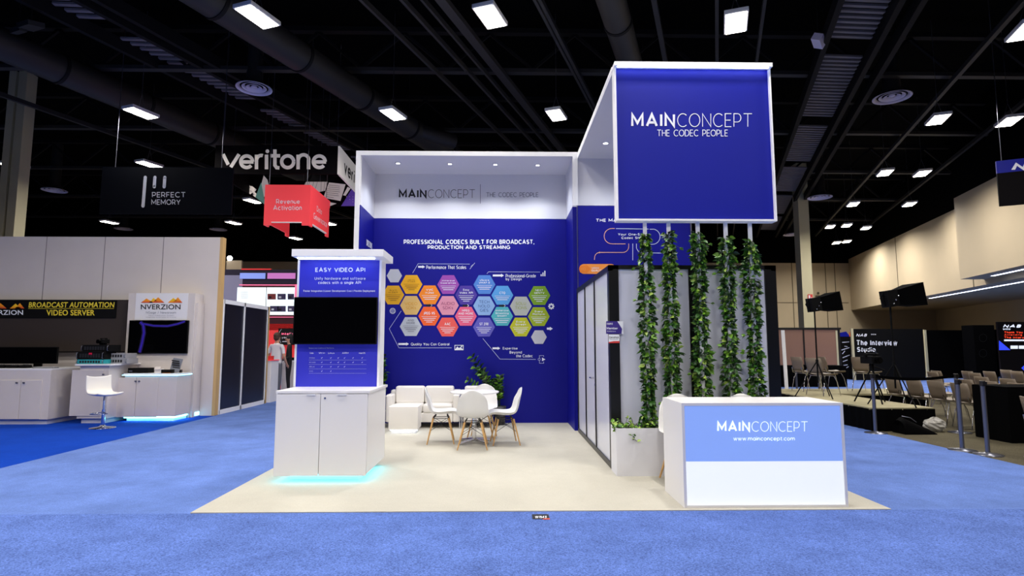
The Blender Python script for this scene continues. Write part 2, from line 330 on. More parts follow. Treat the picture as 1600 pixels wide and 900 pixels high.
def strip(px0, px1, px2, z, rung, lb):
    # strip of ribbed metal deck between two steel beams
    a = MB('deck'); p0 = atZ(px0, 0, z); p1 = atZ(px1, 0, z); P = lambda p, y, zz: Vector((p.x+(y-p.y)*SL, y, zz)); y = 6
    while y < 34:
        if int(y/4.3) != int((y+.6)/4.3): y += .7; continue
        q0 = P(p0, y, z+.1); q1 = P(p1, y+.05, z+.1); a.beam(q0, q1, rung, .05); y += rung*2.3
    struct(a, 'roof_decking')
    a = MB('dark_steel')
    for p, s_ in ((p0, -.12), (p1, .12), (p1, .55)):
        a.beam(P(p, 4, z)+Vector((s_, 0, 0)), P(p, 35, z)+Vector((s_, 0, 0)), .12, .3)
    struct(a, 'roof_beam')
strip(1320, 1395, 0, 8.3, .085, ''); strip(58, 125, 0, 8.6, .1, '')
def duct(a, b, z, r, lb, branch=None):
    A = atZ(*a, z); B = atZ(*b, z); d = (B-A).normalized(); A = A-d*6; B = B+d*14
    t = thing('air_duct', lb, 'duct', (0,0,0), 0)
    m_ = MB('duct'); m_.cyl(A, B, r, n=24); m_.build('pipe', t)
    n = int((B-A).length/2.2)
    for i in range(1, n): c = A+(B-A)*(i/n); MB('dark_steel').cyl(c-d*.04, c+d*.04, r+.02, n=24).build('joint_band', t)
    for i in range(2, n, 3): c = A+(B-A)*(i/n); MB('dark_steel').cyl(c+Vector((0,0,r-.02)), (c.x, c.y, 9.895), .012, n=6).build('hanger_rod', t)
    if branch:
        c = A+(B-A)*branch; m_ = MB('duct'); m_.cyl(c, c+Vector((1.2, 1.0, -.05)), r*.7, n=20); m_.build('branch', t)
duct((425, 60), (690, 232), 8.0, .34, 'thick round duct running diagonally behind the lamp left of centre', .42)
duct((40, 85), (390, 235), 8.1, .36, 'round duct running low across the upper left ceiling')
duct((955, 0), (985, 100), 7.9, .27, 'round duct running away above the tall blue booth tower')
def diffuser(px, py, z, r, lb):
    c = atZ(px, py, z); t = thing('air_diffuser', lb, 'air diffuser', (c.x, c.y, z), 0, 'round ceiling air diffusers')
    a = MB('diffuser_metal'); a.lathe([(r*.98, 0), (r, .015), (r*.8, .05), (r*.76, .045), (r*.98, 0)]); a.build('outer_ring', t)
    for q in (.66, .42):
        a = MB('diffuser_metal'); a.lathe([(r*q, .02), (r*q+.01, .03), (r*(q-.16), .075), (r*(q-.17), .065), (r*q, .02)]); a.build('cone_ring', t)
    a = MB('diffuser_metal'); a.lathe([(0, .03), (r*.18, .04), (r*.14, .07), (0, .07)]); a.build('centre_cone', t)
    a = MB('duct'); a.lathe([(r*.72, .04), (r*.45, .25), (r*.4, 9.88-z)]); a.build('neck', t)
for d_ in ((397, 139, 8.0, .44, 'round air diffuser under the upper left roof decking, largest on the left'), (1394, 153, 8.0, .46, 'round air diffuser right of the tall blue tower'), (85, 298, 7.9, .46, 'round air diffuser left of the dark perfect memory banner'),
           (193, 358, 7.9, .46, 'round air diffuser below the perfect memory banner'), (1281, 309, 7.9, .5, 'round air diffuser beside the top of the right column'), (1238, 367, 7.9, .5, 'distant round air diffuser left of the right column'),
           (341, 359, 7.9, .46, 'round air diffuser above the wooden end of the left booth wall')): diffuser(*d_)
# columns
a = MB('concrete'); p = atY(1260, 500, 26); a.box(p.x-.24, p.x+.24, 25.76, 26.24, 0, 9.9); struct(a, 'column')
a = MB('concrete'); p = atY(17, 350, 17.5); a.box(p.x-.27, p.x-.06, 17.3, 17.7, 0, 9.9); a.box(p.x-.06, p.x+.02, 17.45, 17.7, 0, 9.9); a.box(p.x+.02, p.x+.27, 17.3, 17.7, 0, 9.9); struct(a, 'column')
# ------------------------------------------------------------------ high-bay lamps
lamp = thing('high_bay_light', '', 'ceiling light', (0, 0, LAMP_Z), 0, 'rectangular high-bay lamps hung from the hall roof')
a = MB('white'); a.box(-.2, .2, -.36, .36, .012, .09); a.build('housing', lamp, bevel=.01)
a = MB('lamp_on'); a.box(-.165, .165, -.325, .325, 0, .012); a.build('diffuser', lamp)
a = MB('steel'); a.cyl((-.12, 0, .09), (.0, .0, .5), .006, n=6); a.cyl((.12, 0, .09), (.0, .0, .5), .006, n=6); a.cyl((0, 0, .5), (.0, .0, 9.895-LAMP_Z), .006, n=6); a.build('hanging_wire', lamp)
L = bpy.data.lights.new('high_bay', 'AREA'); L.shape = 'RECTANGLE'; L.size = .33; L.size_y = .65; L.energy = HALL_W; L.color = (1.0, .955, .90); L.spread = math.radians(158)
lo = bpy.data.objects.new('lamp_glow', L); C.objects.link(lo); lo.parent = lamp; lo.location = (0, 0, -.01)
seen = [(402,28),(766,28),(1150,37),(1604,50),(220,178),(614,180),(869,181),(1466,188),(1577,191),(22,260),(233,258),(1383,271),(1441,272),(0,313),(395,315),(1333,320),(1421,320),(171,348),(365,349),(514,350),(1297,355),(1353,357),(1323,353),(462,373),(1307,380),(1323,378)]
P = [atZ(x, y, LAMP_Z) for x, y in seen]
rows = {}
for p in P: rows.setdefault(int(round((p.y-9.7)/4.3)), []).append(p)
first = True
WORD = {0: 'nearest visible row', 1: 'second row back', 2: 'third row back', 3: 'fourth row back', 4: 'fifth row back', 5: 'farthest row'}
for rk in sorted(rows):
    for i, p in enumerate(sorted(rows[rk], key=lambda q: q.x)):
        lb = 'bright rectangular hall lamp, %s from the left in the %s' % (ORD[i], WORD[rk])
        if first: lamp.location = p; lamp.rotation_euler = (0, 0, ANG); lamp['label'] = lb; first = False
        else: dup(lamp, p, ANG, lb)
k = 0
for ry, xs in ((5.4, (-10.5, -5.9, -1.8, 2.6, 8.0)), (1.1, (-11, -7.4, -3.4, 1.0, 6.4)), (-3.2, (-9, -5, -.6, 4.8))):
    for x in xs: dup(lamp, (x, ry, LAMP_Z), ANG, 'hall lamp of the unseen rows over and behind the camera')
    k += 1
# ================================================================== MAIN BOOTH
BW = 11.1                                    # graphic wall plane
# niche walls
t = thing('exhibit_back_wall', 'tall white-topped blue graphic wall with coloured hexagons behind the lounge', 'booth wall', (-.6, BW, 0))
def loc(mb, dx, dy, dz=0): mb.v = [(x-dx, y-dy, z-dz) for x, y, z in mb.v]; return mb
def put(mb, name, root, **k): return loc(mb, *root.location).build(name, root, **k)
put(MB('wall_blue').box(-2.48, 1.27, BW, BW+.08, 0, 3.94), 'blue_panel', t)
put(MB('white_satin').box(-2.48, 1.27, BW, BW+.08, 3.945, 4.83), 'upper_panel', t)
put(MB('wall_blue').box(-2.56, -2.48, 10.0, BW+.08, .0, 3.94).box(1.27, 1.35, 10.08, BW+.08, 0, 3.94), 'side_panel', t)
put(MB('white_satin').box(-2.56, -2.48, 10.0, BW+.08, 3.94, 4.83).box(1.27, 1.35, 10.08, BW+.08, 3.94, 4.83), 'upper_side_panel', t)
put(MB('white_trim').box(-2.575, -2.495, 9.97, 10.0, 0, 4.83).box(-2.575, 1.36, 9.97, 10.0, 4.83, 4.91).box(1.27, 1.36, 9.97, 10.0, 3.94, 4.83).box(1.335, 1.345, 9.985, 10.0, 0, 3.94, 'steel'), 'edge_trim', t)
put(MB('white_satin').box(-2.56, 1.36, 10.0, BW+.08, 4.83, 4.9), 'canopy', t)
for x, y in ((622, 255), (703, 256), (774, 257), (840, 258)):
    p = atZ(x, y, 4.826); q = put(MB('spot_on').lathe([(0, 0), (.035, 0)], (p.x, p.y, 4.822), 16).lathe([(.036, -.004), (.055, -.004), (.055, .008)], (p.x, p.y, 4.822), 16, 'white'), 'downlight', t)
    S = bpy.data.lights.new('downlight', 'SPOT'); S.energy = SPOT_W; S.spot_size = math.radians(120); S.spot_blend = .8; S.shadow_soft_size = .04; S.color = (.88, .93, 1)
    so = bpy.data.objects.new('downlight_glow', S); C.objects.link(so); so.parent = t; so.location = (p.x+.6, p.y-BW, 4.80)
f0 = pix(BW-.004); f1 = pix(BW-.007); f2 = pix(BW-.010)
g = MB('print_white')
# printed hexagons: zoomed picture units -> picture
def Zm(x, y): return 590+x/4.5, 360+y/4.5
hexes = [(118,319,'hx_grey',(196,198,206),.7,[]),(238,380,'hx_y',(240,176,8),1,[('HEVC\nH.265',345,365,'ink_brown',52)]),(110,454,'hx_gold',(232,172,14),1,[('AVC\nH.264',415,440,'ink_brown',66)]),
 (366,453,'hx_or',(250,140,20),1,[('VVC\nH.266',410,445,'print_white',60)]),(235,527,'hx_tan',(226,186,110),1,[('VIDEO\nSDKs',505,555,'ink_gold',90)]),(363,603,'hx_ro',(248,100,36),1,[('JPEG XS',572,592,'print_white',80)]),
 (233,676,'hx_lg',(190,196,204),1,[('AND\nMORE',625,658,'ink_grey',60)]),(497,381,'hx_mg',(160,72,176),1,[('Immersive\nExperiences',347,378,'print_white',106)]),(494,528,'hx_pk',(228,152,176),1,[('AUDIO\nSDKs',503,555,'ink_plum',96)]),
 (492,679,'hx_co',(240,92,84),1,[('AAC',648,668,'print_white',42)]),(623,455,'hx_in',(74,52,160),1,[('Easy\nVideo API',410,445,'print_white',94)]),(620,604,'hx_sp',(236,98,136),1,[('MPEG\nAND MORE',556,592,'print_white',104)]),
 (751,381,'hx_bl',(78,134,214),1,[('vScore\nVMAF-E',343,374,'print_white',80)]),(749,530,'hx_lb',(140,178,226),1,[('TECH\nNOLO\nGIES',492,572,'ink_navy',80)]),(748,680,'hx_pw',(96,92,190),1,[('ST 2110',648,668,'print_white',62)]),
 (877,456,'hx_sk',(86,162,226),1,[('CTQ',430,448,'print_white',40)]),(875,604,'hx_te',(80,184,194),1,[('Immersive\nStreaming\nSMART',556,608,'print_white',92)]),(1007,532,'hx_kh',(186,190,180),1,[('SOLU\nTIONS',503,555,'ink_lime',84)]),
 (1137,458,'hx_gr',(122,164,22),1,[('NEXT\nGENTV',414,446,'print_white',72)]),(1133,606,'hx_li',(160,182,20),1,[('Every\nPlatform',563,596,'print_white',84)]),(1006,679,'hx_yg',(196,198,32),1,[('Every\nScreen',635,668,'print_white',76)]),(1134,750,'hx_w2',(198,198,206),.72,[])]
mat('ink_brown', (160, 110, 20), .6); mat('ink_gold', (214, 152, 40), .6); mat('ink_plum', (150, 50, 100), .6); mat('ink_navy', (50, 80, 150), .6); mat('ink_lime', (150, 165, 60), .6)
for cx, cy, nm, rgb, sc, txts in hexes:
    mat(nm, rgb, .5)
    hw, hh = 77*sc, 66*sc
    g.poly(f0, [Zm(cx+hw*a_, cy+hh*b_) for a_, b_ in ((-1,0),(-.52,-1),(.52,-1),(1,0),(.52,1),(-.52,1))], nm)
    for s_, y0, y1, mk, wd in txts:
        p0 = Zm(cx-wd/2, y0); p1 = Zm(cx+wd/2, y1)
        big = 'SDKs' in s_ or 'NOLO' in s_ or 'SOLU' in s_
        g.text(f1, s_, p0[0], p0[1], p1[0], p1[1], mk, .0 if big else .02)
        if not big:
            lm = 'print_white' if mk == 'print_white' else mk
            p0 = Zm(cx-54, y1+12); p1 = Zm(cx+54, y1+14.5); g.rect(f1, *p0, *p1, lm)
            for q in range(3 if cy+hh-y1 > 75 else 2):
                wq = (46, 36, 22)[q]; p0 = Zm(cx-wq, y1+24+q*13); p1 = Zm(cx+wq, y1+28+q*13); g.rect(f1, *p0, *p1, lm)
def arrow(x, y, l, h, m='print_white', f=f0):
    pts = [(x, y-h*.28), (x+l-h*.8, y-h*.28), (x+l-h*.8, y-h/2), (x+l, y), (x+l-h*.8, y+h/2), (x+l-h*.8, y+h*.28), (x, y+h*.28)]
    g.poly(f, [Zm(*p) for p in pts], m)
def zl(pts, t=.55, m='print_line', cl=False): g.line(f0, [Zm(*p) for p in pts], t, m, cl)
def zt(s_, x0, y0, x1, y1, b=.012, m='print_white'): g.text(f0, s_, *Zm(x0, y0), *Zm(x1, y1), m, b)
zt('PROFESSIONAL CODECS BUILT FOR BROADCAST,', 184, 64, 1102, 97, .028); zt('PRODUCTION AND STREAMING', 352, 105, 932, 132, .028)
zl([(246,300),(285,234),(648,237)]); zl([(648,272),(684,228)]); zl([(655,256),(670,240)]); arrow(285, 256, 48, 22); zt('Performance That Scales', 343, 246, 622, 272)
zl([(768,305),(780,291),(1142,293)]); arrow(810, 317, 78, 24); zt('Professional-Grade', 901, 306, 1112, 332); zt('by Design', 901, 332, 1012, 356)
for i, h in enumerate((14, 26, 38)): p0 = Zm(1146+i*13, 322-h); p1 = Zm(1154+i*13, 322); g.rect(f0, *p0, *p1, 'print_white')
zl([(166,566),(82,692),(150,826),(520,826)]); arrow(146, 799, 74, 24); zt('Quality You Can Control', 234, 790, 504, 814)
zl([(543,808),(602,808),(602,840),(543,840)], .9, 'print_white', True); g.poly(f1, [Zm(*p) for p in ((545,838),(560,816),(572,828),(584,820),(600,838))], 'print_white'); g.poly(f1, [Zm(590+5*math.cos(a_), 816+5*math.sin(a_)) for a_ in [i*.8 for i in range(8)]], 'print_white')
zl([(740,760),(860,905),(1112,907)]); arrow(808, 829, 54, 22); zt('Expertise', 880, 820, 984, 842); zt('Beyond', 928, 847, 1014, 871); zt('the Codec', 974, 871, 1090, 893)
zl([(1168,890),(1168,880),(1138,880),(1138,900)]); zl([(1168,922),(1168,934),(1138,934),(1138,914)]); zl(arc(1136, 907, 8, 0, 345, 10)+[(1144,907)]); g.poly(f0, [Zm(*p) for p in ((1156,894),(1156,920),(1180,907))], 'print_white')
zl(arc(106, 566, 19, 0, 360, 20)[:-1], .6, 'print_white', True); zl([(106,547),(106,585)]); zl([(87,566),(125,566)]); zl([(98,549),(95,566),(98,583)]); zl([(114,549),(117,566),(114,583)]); zl([(90,556),(122,556)]); zl([(90,576),(122,576)])
for i in range(8):
    a_ = i*PI/4; g.poly(f0, [Zm(1221+r*math.cos(a_+b_), 534+r*math.sin(a_+b_)) for r, b_ in ((12,-.4),(22,-.22),(22,.22),(12,.4))], 'print_white')
g.line(f0, [Zm(*p) for p in arc(1221, 534, 12, 0, 360, 16)[:-1]], 1.7, 'print_white', True)
arrow(1190, 691, 42, 26)
for cx, cy in ((371,527),(628,529),(885,530)): arrow(cx-30, cy, 44, 22, 'wall_dark'if 0 else 'ink_navy2' if 0 else 'ink')
for cx, cy in ((378,527),(636,529),(893,530)): zl([(cx-5, cy-9), (cx+5, cy), (cx-5, cy+9)], .7, 'print_white')
g.logo(f0, 'MAINCONCEPT', 624.5, 296, 742, 309.5, .2, .055, 4, 'ink'); g.line(f0, [(750.5, 288), (750.5, 318)], .8, 'ink_grey'); g.logo(f0, 'THE CODEC PEOPLE', 760, 300.5, 841, 308, .11, .11, 0, 'ink_grey')
put(g, 'printed_graphics', t)
g = MB('print_white'); fx = lambda u, v: Vector((-2.475, u, v))
g.text(fx, 'DIRECTIONS', 10.5, 3.42, 10.95, 3.3, 'print_white', .02)
g.poly(fx, [(10.3, 3.03), (10.4, 3.06), (10.4, 2.98)], 'print_white')
put(g, 'side_lettering', t)
# wall right of the niche
t = thing('exhibit_side_wall', 'blue and white wall section with pill-shaped outline graphic behind the glass room', 'booth wall', (2.3, 10.0, 0))
put(MB('wall_blue').box(1.36, 3.35, 10.0, 10.08, 0, 3.94), 'blue_panel', t)
put(MB('white_satin').box(1.36, 3.35, 10.0, 10.08, 3.945, 4.8), 'upper_panel', t)
put(MB('steel').box(3.35, 3.375, 9.99, 10.09, 0, 4.8), 'edge_trim', t)
g = MB('print_white'); f = pix(9.995)
W = lambda x, y: (880+x/7.5, 320+y/7.5)
mat('print_orange', (244, 150, 60), .5); mat('print_amber', (236, 128, 30), .5); mat('print_peach', (236, 176, 150), .5)
g.text(f, 'THE MAINCONCEPT', *W(382, 162), *W(1010, 200), 'print_white', .03)
g.line(f, [W(730,458), W(580,458)]+[W(x, y) for x, y in arc(570, 367, 90, 90, 270, 12)]+[W(605, 277)], .9, 'print_peach')
g.line(f, [W(618,279), W(1000,284)], .9, 'print_line'); g.line(f, [W(1014,286)]+[W(x, y) for x, y in arc(1045, 374, 90, -80, 90, 12)]+[W(1000,464)], .9, 'print_line')
g.text(f, 'Your One-Stop,\nCodec Shop', *W(642, 332), *W(985, 408), 'print_white', .022)
g.line(f, [W(768,455)]+[W(x, y) for x, y in arc(700, 490, 68, 0, 90, 6)]+[W(430, 558)]+[W(x, y) for x, y in arc(430, 620, 62, 270, 180, 6)]+[W(366,645)], .9, 'print_peach')
g.line(f, [W(815,455), W(815,650)], .9, 'print_line'); g.line(f, [W(858,455), W(858,508), W(880, 545), W(950, 562), W(1160, 566)], .9, 'print_line')
g.poly(f, [W(x, y) for x, y in arc(245, 752, 58, 90, 270, 12)+arc(560, 752, 58, -90, 90, 12)], 'print_orange')
g.poly(pix(9.992), [W(x, y) for x, y in ((196,716),(276,702),(325,752),(276,802),(196,792),(190,752))], 'print_amber')
g.text(pix(9.99), 'HQ', *W(212,734), *W(262,772), 'print_orange', .02); g.text(pix(9.992), 'VIDEO', *W(332, 732), *W(420, 750), 'print_white', .01); g.text(pix(9.992), 'QUALITY', *W(332, 758), *W(470, 782), 'print_white', .02)
put(g, 'printed_graphics', t)
# tall fascia canopy
t = thing('canopy_tower', 'tall canopy box with royal blue front panel and white logo above the vines', 'booth canopy', (2.3, 6.72, 2.93))
put(MB('fascia_blue').box(1.385, 3.255, 6.70, 6.78, 2.96, 4.83), 'blue_panel', t)
put(MB('white_trim').box(1.365, 1.385, 6.66, 6.80, 2.94, 4.86).box(3.255, 3.275, 6.66, 6.80, 2.94, 4.86).box(1.385, 3.255, 6.66, 6.80, 2.94, 2.962).box(1.36, 3.28, 6.61, 6.80, 4.83, 4.88), 'front_frame', t)
put(MB('led_fascia').box(1.40, 3.24, 6.625, 6.65, 4.823, 4.8295), 'light_strip', t)
put(MB('white_satin').box(1.36, 3.28, 6.80, 10.0, 4.80, 4.86).box(1.36, 1.40, 6.80, 10.0, 4.86, 4.9, 'white_trim').box(3.24, 3.28, 6.80, 10.0, 4.86, 4.9, 'white_trim'), 'roof_panel', t)
for x, y in ((1.72, 7.9), (2.6, 7.9), (1.72, 9.2), (2.6, 9.2)):
    put(MB('spot_on').lathe([(0, 0), (.04, 0)], (x, y, 4.794), 16).lathe([(.041, -.003), (.06, -.003), (.06, .006)], (x, y, 4.794), 16, 'white'), 'downlight', t)
    S = bpy.data.lights.new('downlight', 'SPOT'); S.energy = SPOT_W*.7; S.spot_size = math.radians(130); S.spot_blend = .8; S.shadow_soft_size = .04; S.color = (.9, .94, 1)
    so = bpy.data.objects.new('downlight_glow', S); C.objects.link(so); so.parent = t; so.location = (x-2.3, y-6.72, 4.77-2.93)
g = MB('print_white'); f = pix(6.695)
g.logo(f, 'MAINCONCEPT', 988, 177, 1175, 198.5, .17, .055, 4); g.logo(f, 'THE CODEC PEOPLE', 1027, 202.5, 1137, 213, .1, .1, 0)
put(g, 'printed_logo', t)
# glass meeting room
t = thing('glass_meeting_room', 'black-framed frosted glass meeting room behind the vine poles', 'glass room', (2.3, 7.0, 0))
X0, X1, Y0, Y1, HT = 1.31, 3.37, 6.95, 9.95, 2.45
fr = MB('frame_black')
fr.box(X0, X0+.12, Y0, Y0+.06, .0, HT); fr.box(X1-.14, X1, Y0, Y0+.06, 0, HT); fr.box(X0, X1, Y0, Y0+.06, HT-.05, HT); fr.box(X0, X1, Y0, Y0+.06, 0, .08)
fr.box(2.29, 2.39, Y0, Y0+.06, .08, HT-.05)
fr.box(X0, X0+.05, Y0, Y1, HT-.07, HT); fr.box(X0, X0+.05, Y0, Y1, .014, .08)
for y in (Y0+.06, 8.08, 9.0, Y1-.05): fr.box(X0, X0+.05, y, y+.05, .08, HT-.07)
fr.box(X1-.06, X1, Y0, Y1, HT-.07, HT); fr.box(X1-.06, X1, Y0, Y1, 0, .08); fr.box(X1-.06, X1, Y1-.06, Y1, 0, HT)
put(fr, 'frame', t)
for a_, b_ in ((X0+.12, 2.29), (2.39, X1-.14)): put(MB('frost').box(a_, b_, Y0+.02, Y0+.04, .08, HT-.05), 'front_pane', t)
for a_, b_ in ((Y0+.11, 8.08), (8.13, 9.0), (9.05, Y1-.05)): put(MB('frost').box(X0+.015, X0+.035, a_, b_, .08, HT-.07), 'side_pane', t)
put(MB('frost').box(X1-.04, X1-.02, Y0+.06, Y1-.06, .08, HT-.07), 'side_pane', t)
h = MB('chrome'); h.cyl((X0-.05, 8.1, 1.02), (X0+.01, 8.1, 1.02), .014); h.cyl((X0-.05, 8.1, 1.02), (X0-.05, 8.24, 1.02), .011); h.cyl((X0-.004, 8.1, .93), (X0+.0, 8.1, .93), .02); put(h, 'door_handle', t)
t2 = thing('notice_sign', 'purple member notice sign on the black corner post of the glass room', 'sign', tuple(atY(960, 512, Y0-.02)))
f = pix(Y0-.012); q0 = atY(947, 502, Y0-.012); q1 = atY(974, 521.5, Y0-.012)
mat('sign_purple', (54, 34, 130), .5); mat('sign_red', (214, 60, 56), .5)
put(MB('print_white').box(q0.x, q1.x, Y0-.012, Y0-.004, q1.z, q0.z), 'board', t2)
g = MB('sign_purple'); f = pix(Y0-.014); g.poly(f, [(947,502),(964.5,502),(972,514),(971,521.5),(947,521.5)]); f = pix(Y0-.016)
g.text(f, 'tant', 948, 503.5, 957.5, 507.5, 'print_white', .03); g.text(f, 'Member', 948, 511, 965.5, 514.8, 'print_white', .03); g.text(f, 'Exhibitors', 949, 516.5, 962, 518.6, 'print_white'); put(g, 'print', t2)
t2 = thing('notice_sign', 'small white and red sticker below the purple notice on the glass room', 'sign', tuple(atY(960, 529, Y0-.02)))
q0 = atY(951, 522.5, Y0-.012); q1 = atY(968, 536, Y0-.012)
put(MB('print_white').box(q0.x, q1.x, Y0-.010, Y0-.004, q1.z, q0.z), 'board', t2)
g = MB('ink'); f = pix(Y0-.012); g.text(f, 'DAWNA', 952, 525.5, 967, 529, 'ink', .02); g.rect(f, 952.5, 530, 966, 530.5, 'ink_grey'); g.poly(f, [(951,534.5),(959,533),(968,533),(968,536),(951,536)], 'sign_red'); put(g, 'print', t2)
# planter
t = thing('planter_box', 'long low white planter box in front of the glass room', 'planter', (2.3, 6.75, .014))
a = MB('white_satin'); x0, x1, y0, y1, z1 = 1.30, 3.34, 6.60, 6.93, .54
a.box(x0, x1, y0, y0+.02, .014, z1).box(x0, x1, y1-.02, y1, .014, z1).box(x0, x0+.02, y0+.02, y1-.02, .014, z1).box(x1-.02, x1, y0+.02, y1-.02, .014, z1)
put(a, 'box', t); put(MB('soil').box(x0+.02, x1-.02, y0+.02, y1-.02, .4, .49), 'soil', t, kind='stuff')
R = random.Random(5)
def leaf(mb, p, d, size, rng, m):
    d = d.normalized(); s_ = d.cross(Vector((0,0,1)));
    if s_.length < .1: s_ = Vector((1,0,0))
    s_ = s_.normalized(); a_ = rng.uniform(-1.2, 1.2); nrm = s_.cross(d)
    s_ = (s_*math.cos(a_)+nrm*math.sin(a_)); nrm = s_.cross(d)
    w_ = size*.36
    v = [p, p+d*size*.25+s_*w_*.9+nrm*w_*.25, p+d*size*.6+s_*w_*.8+nrm*w_*.2, p+d*size-nrm*size*.12, p+d*size*.6-s_*w_*.8+nrm*w_*.2, p+d*size*.25-s_*w_*.9+nrm*w_*.25, p+d*size*.5]
    mb.add(v, [(0,1,6),(1,2,6),(2,3,6),(3,4,6),(4,5,6),(5,0,6)], m)
def vine(x, y, z0, z1, rr, seed, nleaf):
    rng = random.Random(seed); lf = MB('leaf_a'); st = MB('stem')
    ph = rng.uniform(0, 6); pts = []
    for i in range(60): u = i/59; a_ = ph+u*22; pts.append((x+.035*math.cos(a_), y+.03*math.sin(a_), z0+u*(z1-z0)))
    st.tube(pts, .005, 5)
    for i in range(nleaf):
        u = rng.random(); z = z0+u*(z1-z0); a_ = rng.uniform(0, 2*PI)
        k = rr*(.82+.3*math.sin(u*9+seed)+.16*math.sin(u*31+seed*2)); q = (.3+.7*rng.random()**.7)*k
        if u > .93: q *= .6
        p = Vector((x+q*math.cos(a_), y+q*.8*math.sin(a_), z))
        d = Vector((math.cos(a_+rng.uniform(-.9, .9)), math.sin(a_+rng.uniform(-.9, .9)), rng.uniform(-1.1, .5)))
        mk = rng.choices(['leaf_a', 'leaf_b', 'leaf_c', 'leaf_d'], [.42, .22, .28, .08])[0]
        leaf(lf, p, d, rng.uniform(.05, .088), rng, mk)
    for _ in range(9):
        u = rng.random(); z = z0+u*(z1-z0); a_ = rng.uniform(0, 2*PI); p = Vector((x, y, z)); e = p+Vector((math.cos(a_)*.13, -abs(math.sin(a_))*.05, rng.uniform(-.05, .05)))
        st.tube([p, (p+e)/2+Vector((0,0,.015)), e], .0025, 4)
        for _k in range(3): leaf(lf, e, Vector((math.cos(a_), .2, rng.uniform(-.8, .3))), .055, rng, 'leaf_b')
    return st, lf
names = ['leftmost', 'second from the left', 'middle one', 'fourth from the left', 'rightmost']
for i, (px, pt) in enumerate(((1007.5, 371), (1044.5, 368), (1090, 368), (1133.5, 375), (1171.5, 381))):
    p = atY(px, 355, 6.75); pz = atY(px, pt, 6.75).z
    t = thing('vine_pole', 'white pole wrapped in leafy green vine, %s of the five' % names[i], 'plant', (p.x, 6.75, .49), 0, 'vine-wrapped poles rising from the planter')
    put(MB('white_trim').box(p.x-.02, p.x+.02, 6.735, 6.765, .47, 2.942), 'pole', t)
    st, lf = vine(p.x, 6.75, .5, pz+.03, .074, i+3, 1100)
    put(st, 'vine_stem', t); put(lf, 'foliage', t, kind='stuff')
t = thing('trailing_plant', 'low bushy plant spilling over the left end of the white planter', 'plant', (1.42, 6.7, .49))
lf = MB('leaf_a'); st = MB('stem')
for i in range(34):
    a_ = R.uniform(0, 2*PI); x = 1.42+R.uniform(-.1, .32); l = R.uniform(.07, .2) if x < 1.6 else R.uniform(.04, .1)
    e = Vector((x+math.cos(a_)*l*.7, 6.66+math.sin(a_)*l*.35, .5+l*R.uniform(.3, 1))); b_ = Vector((x, 6.72, .48))
    if i < 3: e = Vector((1.47+.03*i, 6.585, .46-.03*i))
    st.tube([b_, (b_+e)/2+Vector((0,0,.04)), e], .003, 4)
    for k in range(5): q = b_.lerp(e, .4+.15*k); leaf(lf, q, Vector((R.uniform(-1,1), R.uniform(-1,.2), R.uniform(-.6,.6))), R.uniform(.04,.07), R, R.choice(['leaf_a','leaf_b','leaf_c','leaf_d','leaf_b']))
put(st, 'stems', t); put(lf, 'foliage', t, kind='stuff')
t = thing('ground_cover', 'low dark green ivy at the foot of the vine poles in the planter', 'plant', (2.3, 6.75, .49)); t['kind'] = 'stuff'
lf = MB('leaf_a')
for i in range(420):
    x = R.uniform(1.62, 3.3); leaf(lf, Vector((x, R.uniform(6.64, 6.9), .495+R.uniform(0, .09))), Vector((R.uniform(-1,1), R.uniform(-1,1), R.uniform(-.2,.9))), R.uniform(.035,.06), R, R.choice(['leaf_a','leaf_c','leaf_c','leaf_b']))
put(lf, 'foliage', t, kind='stuff')
# reception desk
t = thing('reception_desk', 'white reception desk with glowing blue and white lightbox front', 'counter', (2.4, 5.6, .014))
x0, x1, y0, y1, z1 = 1.655, 3.15, 5.33, 5.95, .945
a = MB('white'); a.box(x0, x1, y0, y1, z1-.025, z1).box(x0, x0+.025, y0, y1, .014, z1-.025).box(x1-.025, x1, y0, y1, .014, z1-.025).box(x0+.025, x1-.025, y0, y0+.1, .014, .035).box(x0+.025, x1-.025, y0+.1, y0+.12, .035, z1-.025)
a.box(x0+.025, x1-.025, y1-.3, y1-.02, .5, .52)
put(a, 'body', t)
f = pix(y0+.004); zb = atY(1190, 721, y0).z
put(MB('lightbox_blue').box(x0+.028, x1-.028, y0+.005, y0+.03, zb, z1-.028), 'lightbox_upper', t)
put(MB('lightbox_white').box(x0+.028, x1-.028, y0+.005, y0+.03, .038, zb), 'lightbox_lower', t)
f = pix(y0+.001); g = MB('lightbox_text'); g.logo(f, 'MAINCONCEPT', 1122, 658.5, 1262, 674.5, .17, .055, 4); g.text(f, 'www.mainconcept.com', 1146, 682, 1242, 690, 'lightbox_text', 0); put(g, 'lettering', t)
# kiosk
t = thing('demo_kiosk', 'blue-backed white demo kiosk with two-door cabinet and cyan underglow', 'kiosk', (-1.95, 6.8, .014))
a = MB('white'); a.box(-2.40, -1.44, 6.37, 7.32, .10, .955); put(a, 'cabinet_body', t, bevel=.003)
a = MB('white'); a.box(-2.43, -1.42, 6.35, 7.33, .955, .985); put(a, 'cabinet_top', t, bevel=.003)
for a0, a1, hx in ((-2.425, -1.952, -2.05), (-1.946, -1.445, -1.72)):
    d = put(MB('white').box(a0, a1, 6.35, 6.368, .085, .948), 'cabinet_door', t, bevel=.002)
    hd = MB('white_satin').box(hx-.05, hx+.05, 6.338, 6.352, .935, .95); loc(hd, *t.location).build('door_pull', d)
put(MB('chrome').cyl((-1.9, 6.349, .905), (-1.9, 6.342, .905), .011), 'lock', t)
put(MB('white').box(-2.3, -1.54, 6.5, 7.2, .014, .1), 'plinth', t)
